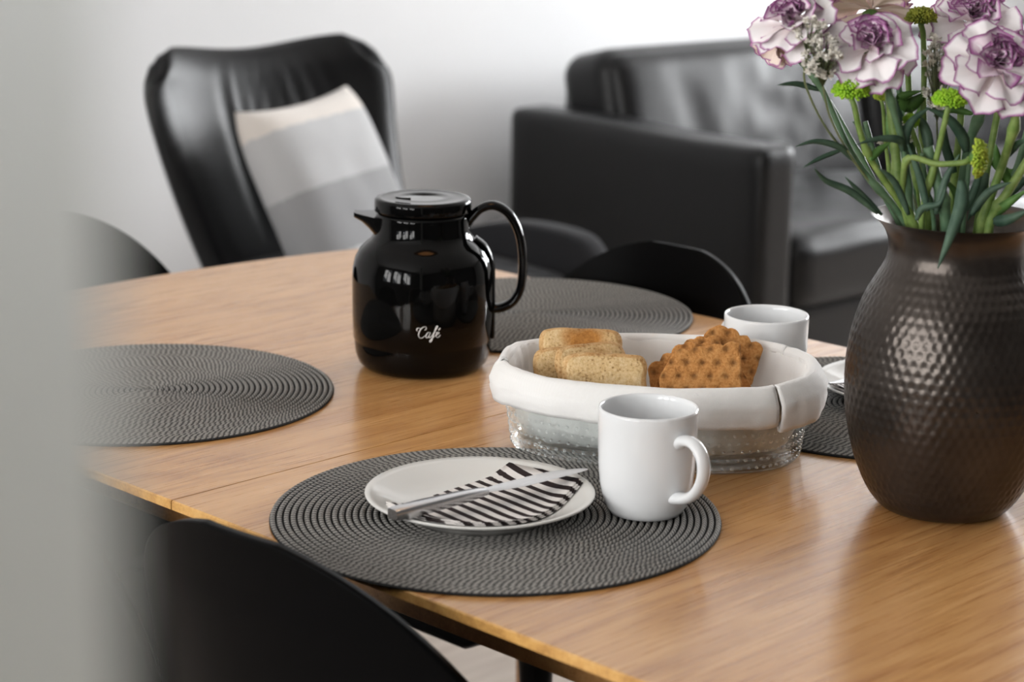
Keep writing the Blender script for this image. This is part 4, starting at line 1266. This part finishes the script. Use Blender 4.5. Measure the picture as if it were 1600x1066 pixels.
carnation((1212, 68), V0 + 0.012, (-0.55, -0.55, -0.62), 0.022, [(1234, 74), (1268, 118), (1300, 165), (1345, 245), (1392, 338)], 'small drooping peach carnation, half opened, hanging under a larger one', V0 + 0.01, ('old', 'old'), [], seed=2, nlay=((5, 60, 1.1), (5, 40, 1.15), (4, 18, 1.0)), r_stem=0.0018)
carnation((1361, 60), V0 - 0.045, (-0.05, -0.62, 0.78), 0.0365, [(1380, 120), (1398, 180), (1413, 240), (1424, 345)], 'wide open white carnation with purple edges above the round lime chrysanthemum', V0 - 0.035, ('out', 'in'),
          [([(1411, 238), (1405, 219), (1372, 217), (1338, 226)], V0 - 0.04, V0 - 0.07, 0.0066, 'leaf'), ([(1412, 242), (1420, 196), (1452, 168)], V0 - 0.04, V0 - 0.03, 0.0078, 'leaf'), ([(1405, 225), (1400, 170), (1385, 128)], V0 - 0.03, V0 - 0.02, 0.0070, 'leaf')], seed=3)
carnation((1365, -8), V0 + 0.055, (0.15, 0.55, 0.80), 0.036, [(1395, 50), (1405, 140), (1420, 240), (1432, 342)], 'carnation turned away, showing the beige backs of its petals', V0 + 0.02, ('old', 'in'), [([(1412, 200), (1435, 180), (1440, 150)], V0 + 0.03, V0 + 0.02, 0.0065, 'leaf2')], seed=4)
carnation((1522, 18), V0 + 0.03, (-0.10, -0.55, 0.83), 0.038, [(1538, 150), (1512, 232), (1497, 340)], 'white carnation with purple edges behind the largest bloom', V0 + 0.0, ('out', 'in'),
          [([(1510, 238), (1503, 212), (1480, 184), (1446, 168)], V0 - 0.01, V0 - 0.03, 0.0095, 'leaf'), ([(1502, 282), (1502, 318), (1486, 366), (1465, 420)], V0 - 0.070, V0 - 0.092, 0.0110, 'leaf'), ([(1520, 178), (1488, 172), (1458, 182)], V0 + 0.02, V0 + 0.03, 0.0058, 'leaf2')], seed=5, r_stem=0.0036)
carnation((1562, 92), V0 - 0.05, (0.10, -0.74, 0.66), 0.0395, [(1585, 172), (1572, 240), (1536, 345)], 'largest white carnation with purple edges, blooming in front of another', V0 - 0.03, ('out', 'in'),
          [([(1545, 340), (1572, 320), (1605, 296)], V0 - 0.04, V0 - 0.06, 0.0085, 'leaf2'), ([(1568, 250), (1590, 225), (1606, 218)], V0 - 0.03, V0 - 0.05, 0.006, 'leaf'), ([(1552, 346), (1575, 343), (1608, 328)], V0 - 0.05, V0 - 0.07, 0.0095, 'leaf')], seed=6, smat='stem', r_stem=0.0034)

def mum(px_c, Y, axis, R, stem_px, label, mt_, Ystem=None, flat=0.65, seed=0, leaves=(), r_stem=0.0024):
    rnd = random.Random(seed); c_ = PY(px_c[0], px_c[1], Y); x, y, z = basis(axis)
    base = c_ - z * R * flat * 0.5
    root = empty('chrysanthemum', base)
    tag(root, label, 'flower', 'button chrysanthemums in the hammered vase')
    V, Fc = [], []
    nF = 190
    for k in range(nF):
        f_ = (k + 0.5) / nF; th = math.acos(1 - f_ * 1.12); a = k * 2.39996
        d = (x * math.cos(a) + y * math.sin(a)) * math.sin(th) + z * math.cos(th) * flat
        d = d + Vector((rnd.uniform(-1, 1), rnd.uniform(-1, 1), rnd.uniform(-1, 1))) * 0.05
        dn = d.normalized(); sx, sy, _ = basis(dn); L = R * d.length * rnd.uniform(0.92, 1.05)
        b0 = len(V); w_ = R * 0.085
        for (rr_, ww) in ((0.45, 0.5), (0.85, 1.0), (0.97, 0.8)):
            for q in range(4):
                an = PI / 2 * q + 0.6
                V.append(dn * L * rr_ + (sx * math.cos(an) + sy * math.sin(an)) * w_ * ww)
        V.append(dn * L * 0.93)
        for l in range(2):
            for q in range(4):
                q2 = (q + 1) % 4; Fc.append((b0 + l * 4 + q, b0 + l * 4 + q2, b0 + (l + 1) * 4 + q2, b0 + (l + 1) * 4 + q))
        for q in range(4): Fc.append((b0 + 8 + q, b0 + 8 + (q + 1) % 4, b0 + 12))
    o = mk('florets', V, Fc, mt_, root, recalc=False); o['kind'] = 'stuff'
    Vv, Ff = tube([z * R * flat * 0.3, z * 0.0, -z * R * 0.22, -z * R * 0.36], [R * 0.62, R * 0.66, R * 0.40, R * 0.16], 12)
    mk('receptacle', Vv, Ff, M['leaf2'], root)
    if stem_px:
        pts = [base - z * R * 0.32] + path(stem_px, Y, Ystem or V0)
        stem_part(root, into_vase(pts), r_stem, r_stem * 1.2, M['stem'], (0.4,))
    for lp, Ya, Yb, w_, m2_ in leaves:
        mk('leaf', rel(ribbon(path(lp, Ya, Yb), w_)[0], base), ribbon(path(lp, Ya, Yb), w_)[1], M[m2_], root)
    return root
mum((1330, 133), V0 - 0.055, (-0.02, -0.25, 0.97), 0.0155, [(1335, 165), (1345, 210), (1364, 255), (1402, 345)], 'round lime green chrysanthemum below the wide open carnation', M['mum'], V0 - 0.04, 0.72, 1,
    [([(1360, 250), (1372, 236), (1392, 222)], V0 - 0.05, V0 - 0.04, 0.007, 'leaf2')])
mum((1484, 149), V0 - 0.055, (0.0, -0.22, 0.97), 0.0148, [(1480, 175), (1463, 248), (1440, 345)], 'flat lime green chrysanthemum below the gap between the carnations', M['mum'], V0 - 0.04, 0.60, 2)
mum((1535, 247), V0 - 0.065, (0.93, -0.35, 0.05), 0.0165, [(1505, 254), (1462, 256), (1420, 247), (1411, 290), (1410, 345)], 'yellow green chrysanthemum facing sideways on a horizontal stem', M['mum_yellow'], V0 - 0.03, 0.55, 3)
mum((1440, 20), V0 + 0.02, (0.0, -0.15, 0.98), 0.0135, [(1443, 60), (1444, 130), (1441, 230), (1446, 342)], 'dark olive chrysanthemum standing highest between the carnations', M['mum_olive'], V0 + 0.0, 0.75, 4,
    [([(1442, 150), (1420, 165), (1408, 152), (1440, 142)], V0 + 0.01, V0 + 0.0, 0.012, 'leaf2')])
mum((1377, 147), V0 + 0.0, (0.0, -0.3, 0.95), 0.0068, [(1380, 170), (1386, 240), (1404, 342)], 'tiny yellow green chrysanthemum bud between the stems below the wide open carnation', M['mum_yellow'], V0 + 0.01, 0.8, 5, r_stem=0.0016)
mum((1425, 186), V0 - 0.02, (0.1, -0.6, 0.75), 0.0075, [(1428, 210), (1440, 250), (1452, 342)], 'small green chrysanthemum bud deep among the stems', M['mum'], V0 - 0.01, 0.8, 6, r_stem=0.0020)

def gyp(px_c, spread, nB, Y, stem_px, label, seed):
    rnd = random.Random(seed); pts = path(stem_px, Y, V0 - 0.02)
    root = empty('gypsophila', pts[0]); tag(root, label, 'flower', 'sprigs of small white filler flowers in the hammered vase')
    stem_part(root, into_vase(pts), 0.0009, 0.0012, M['twig'])
    V, Fc, TV, TF = [], [], [], []
    for k in range(nB):
        a, r_ = rnd.uniform(0, 2 * PI), math.sqrt(rnd.random())
        p = PY(px_c[0] + spread[0] * r_ * math.cos(a), px_c[1] + spread[1] * r_ * math.sin(a), Y + rnd.uniform(-0.02, 0.02))
        q = pts[0].lerp(p, 0.5) + Vector((0, 0, 0.004))
        tv, tf = tube([pts[0], q, p], [0.0005, 0.0004, 0.0003], 4); b0 = len(TV); TV += tv; TF += [tuple(b0 + i for i in f_) for f_ in tf]
        # blossom: a ball of crumpled petals
        R = rnd.uniform(0.0024, 0.0040)
        for s in range(9):
            d = Vector((rnd.gauss(0, 1), rnd.gauss(0, 1), rnd.gauss(0, 1))).normalized(); sx, sy, _ = basis(d); b0 = len(V)
            V += [p, p + d * R * 0.8 + sx * R * 0.55, p + d * R * 1.1 + sy * R * 0.3, p + d * R * 0.8 - sx * R * 0.55, p + d * R * 0.45 - sy * R * 0.35]
            Fc += [(b0, b0 + 1, b0 + 2), (b0, b0 + 2, b0 + 3), (b0, b0 + 3, b0 + 4), (b0, b0 + 4, b0 + 1)]
    o = mk('blossoms', rel(V, pts[0]), Fc, M['gyp'], root, recalc=False, smooth=False); o['kind'] = 'stuff'
    o = mk('twigs', rel(TV, pts[0]), TF, M['twig'], root); o['kind'] = 'stuff'
gyp((1284, 88), (30, 38), 90, V0 - 0.055, [(1286, 135), (1300, 190), (1342, 262), (1398, 345)], 'spray of tiny cream blossoms below the leaning carnation', 1)
gyp((1265, 45), (24, 20), 30, V0 - 0.05, [(1262, 85), (1258, 130), (1293, 203), (1345, 265), (1394, 345)], 'thin spray of tiny cream blossoms against the leaning carnation', 2)
gyp((1466, 112), (26, 58), 80, V0 + 0.0, [(1464, 190), (1466, 250), (1470, 342)], 'tall airy spray of tiny white blossoms between the carnations', 3)
gyp((1400, 205), (30, 30), 22, V0 + 0.015, [(1412, 250), (1425, 300), (1436, 342)], 'sparse spray of tiny white blossoms deep among the stems', 4)
# loose greenery: blades and cut stems standing in the mouth
rg = random.Random(11)
def greenery(px_pts, Y0, Y1, r_, mt_, label, leaves=()):
    pts = path(px_pts, Y0, Y1); root = empty('flower_stem', pts[0])
    tag(root, label, 'stem', 'bare green stems in the hammered vase')
    stem_part(root, into_vase(pts), r_, r_ * 1.15, mt_, (0.3,))
    for lp, Ya, Yb, w_, m2_ in leaves:
        mk('leaf', rel(ribbon(path(lp, Ya, Yb), w_)[0], pts[0]), ribbon(path(lp, Ya, Yb), w_)[1], M[m2_], root)
LBL = 'bare green stem with narrow leaves standing among the flowers'
greenery([(1388, 130), (1398, 220), (1406, 300), (1413, 345)], V0 - 0.02, V0 - 0.04, 0.0040, M['stem'], 'thick bare green stem with one narrow leaf under the wide open carnation', [([(1402, 260), (1390, 200), (1392, 150)], V0 - 0.02, V0 - 0.01, 0.007, 'leaf2')])
greenery([(1418, 100), (1424, 200), (1432, 300), (1438, 345)], V0 + 0.03, V0 + 0.02, 0.0026, M['stem'], 'slender green stem with a blue green leaf behind the thick bare stem', [([(1430, 250), (1412, 210), (1405, 165)], V0 + 0.02, V0 + 0.02, 0.009, 'leaf')])
greenery([(1450, 230), (1465, 285), (1478, 345)], V0 - 0.04, V0 - 0.045, 0.0045, M['stem2'], 'short blue green stem with a curling leaf at the vase rim', [([(1455, 250), (1445, 200), (1430, 180)], V0 - 0.02, V0 - 0.01, 0.009, 'leaf'), ([(1432, 344), (1442, 325), (1468, 318), (1478, 292)], V0 - 0.06, V0 - 0.07, 0.0060, 'leaf')])
greenery([(1505, 120), (1500, 200), (1490, 290), (1484, 345)], V0 + 0.03, V0 + 0.03, 0.0030, M['stem'], 'slender green stem behind the flat lime chrysanthemum', [([(1492, 270), (1478, 230), (1476, 190)], V0 + 0.02, V0 + 0.02, 0.008, 'leaf')])
greenery([(1560, 170), (1545, 250), (1528, 345)], V0 + 0.02, V0 + 0.01, 0.0030, M['stem'], 'green stem with two leaves behind the sideways chrysanthemum', [([(1540, 270), (1530, 300), (1512, 345)], V0 + 0.0, V0 - 0.02, 0.010, 'leaf'), ([(1548, 250), (1575, 270), (1600, 262)], V0 + 0.02, V0 + 0.0, 0.008, 'leaf2')])
greenery([(1606, 250), (1575, 300), (1548, 345)], V0 - 0.05, V0 - 0.04, 0.0036, M['stem'], 'pale green stem slanting out over the vase rim below the largest carnation', [([(1580, 290), (1560, 255), (1556, 225)], V0 - 0.03, V0 - 0.03, 0.009, 'leaf2')])
greenery([(1605, 205), (1590, 260), (1560, 330), (1545, 345)], V0 + 0.01, V0 + 0.0, 0.0030, M['stem2'], 'blue green stem leaning out behind the pale slanting stem', [([(1570, 310), (1595, 285), (1606, 280)], V0, V0, 0.008, 'leaf')])
greenery([(1352, 190), (1372, 260), (1395, 330), (1400, 345)], V0 + 0.02, V0 + 0.01, 0.0022, M['stem2'], 'thin blue green stem below the round lime chrysanthemum', [([(1365, 240), (1350, 205), (1332, 190)], V0 + 0.02, V0 + 0.03, 0.006, 'leaf')])
greenery([(1440, 240), (1448, 290), (1458, 338)], V0 - 0.045, V0 - 0.04, 0.0018, M['stem2'], 'thin dark stem with long crossing leaves in the middle of the vase mouth', [([(1450, 330), (1435, 270), (1418, 225)], V0 - 0.05, V0 - 0.05, 0.0065, 'leaf'), ([(1462, 335), (1478, 280), (1500, 240)], V0 - 0.05, V0 - 0.05, 0.0065, 'leaf'), ([(1420, 336), (1398, 285), (1372, 262)], V0 - 0.045, V0 - 0.06, 0.0060, 'leaf')])
greenery([(1515, 250), (1510, 300), (1506, 338)], V0 - 0.02, V0 - 0.03, 0.0020, M['stem2'], 'thin dark stem with three leaves below the sideways chrysanthemum', [([(1508, 330), (1525, 290), (1532, 262)], V0 - 0.03, V0 - 0.02, 0.0070, 'leaf'), ([(1518, 336), (1545, 300), (1580, 285)], V0 - 0.05, V0 - 0.06, 0.0070, 'leaf'), ([(1500, 335), (1492, 300), (1470, 275)], V0 - 0.03, V0 - 0.03, 0.0060, 'leaf2')])
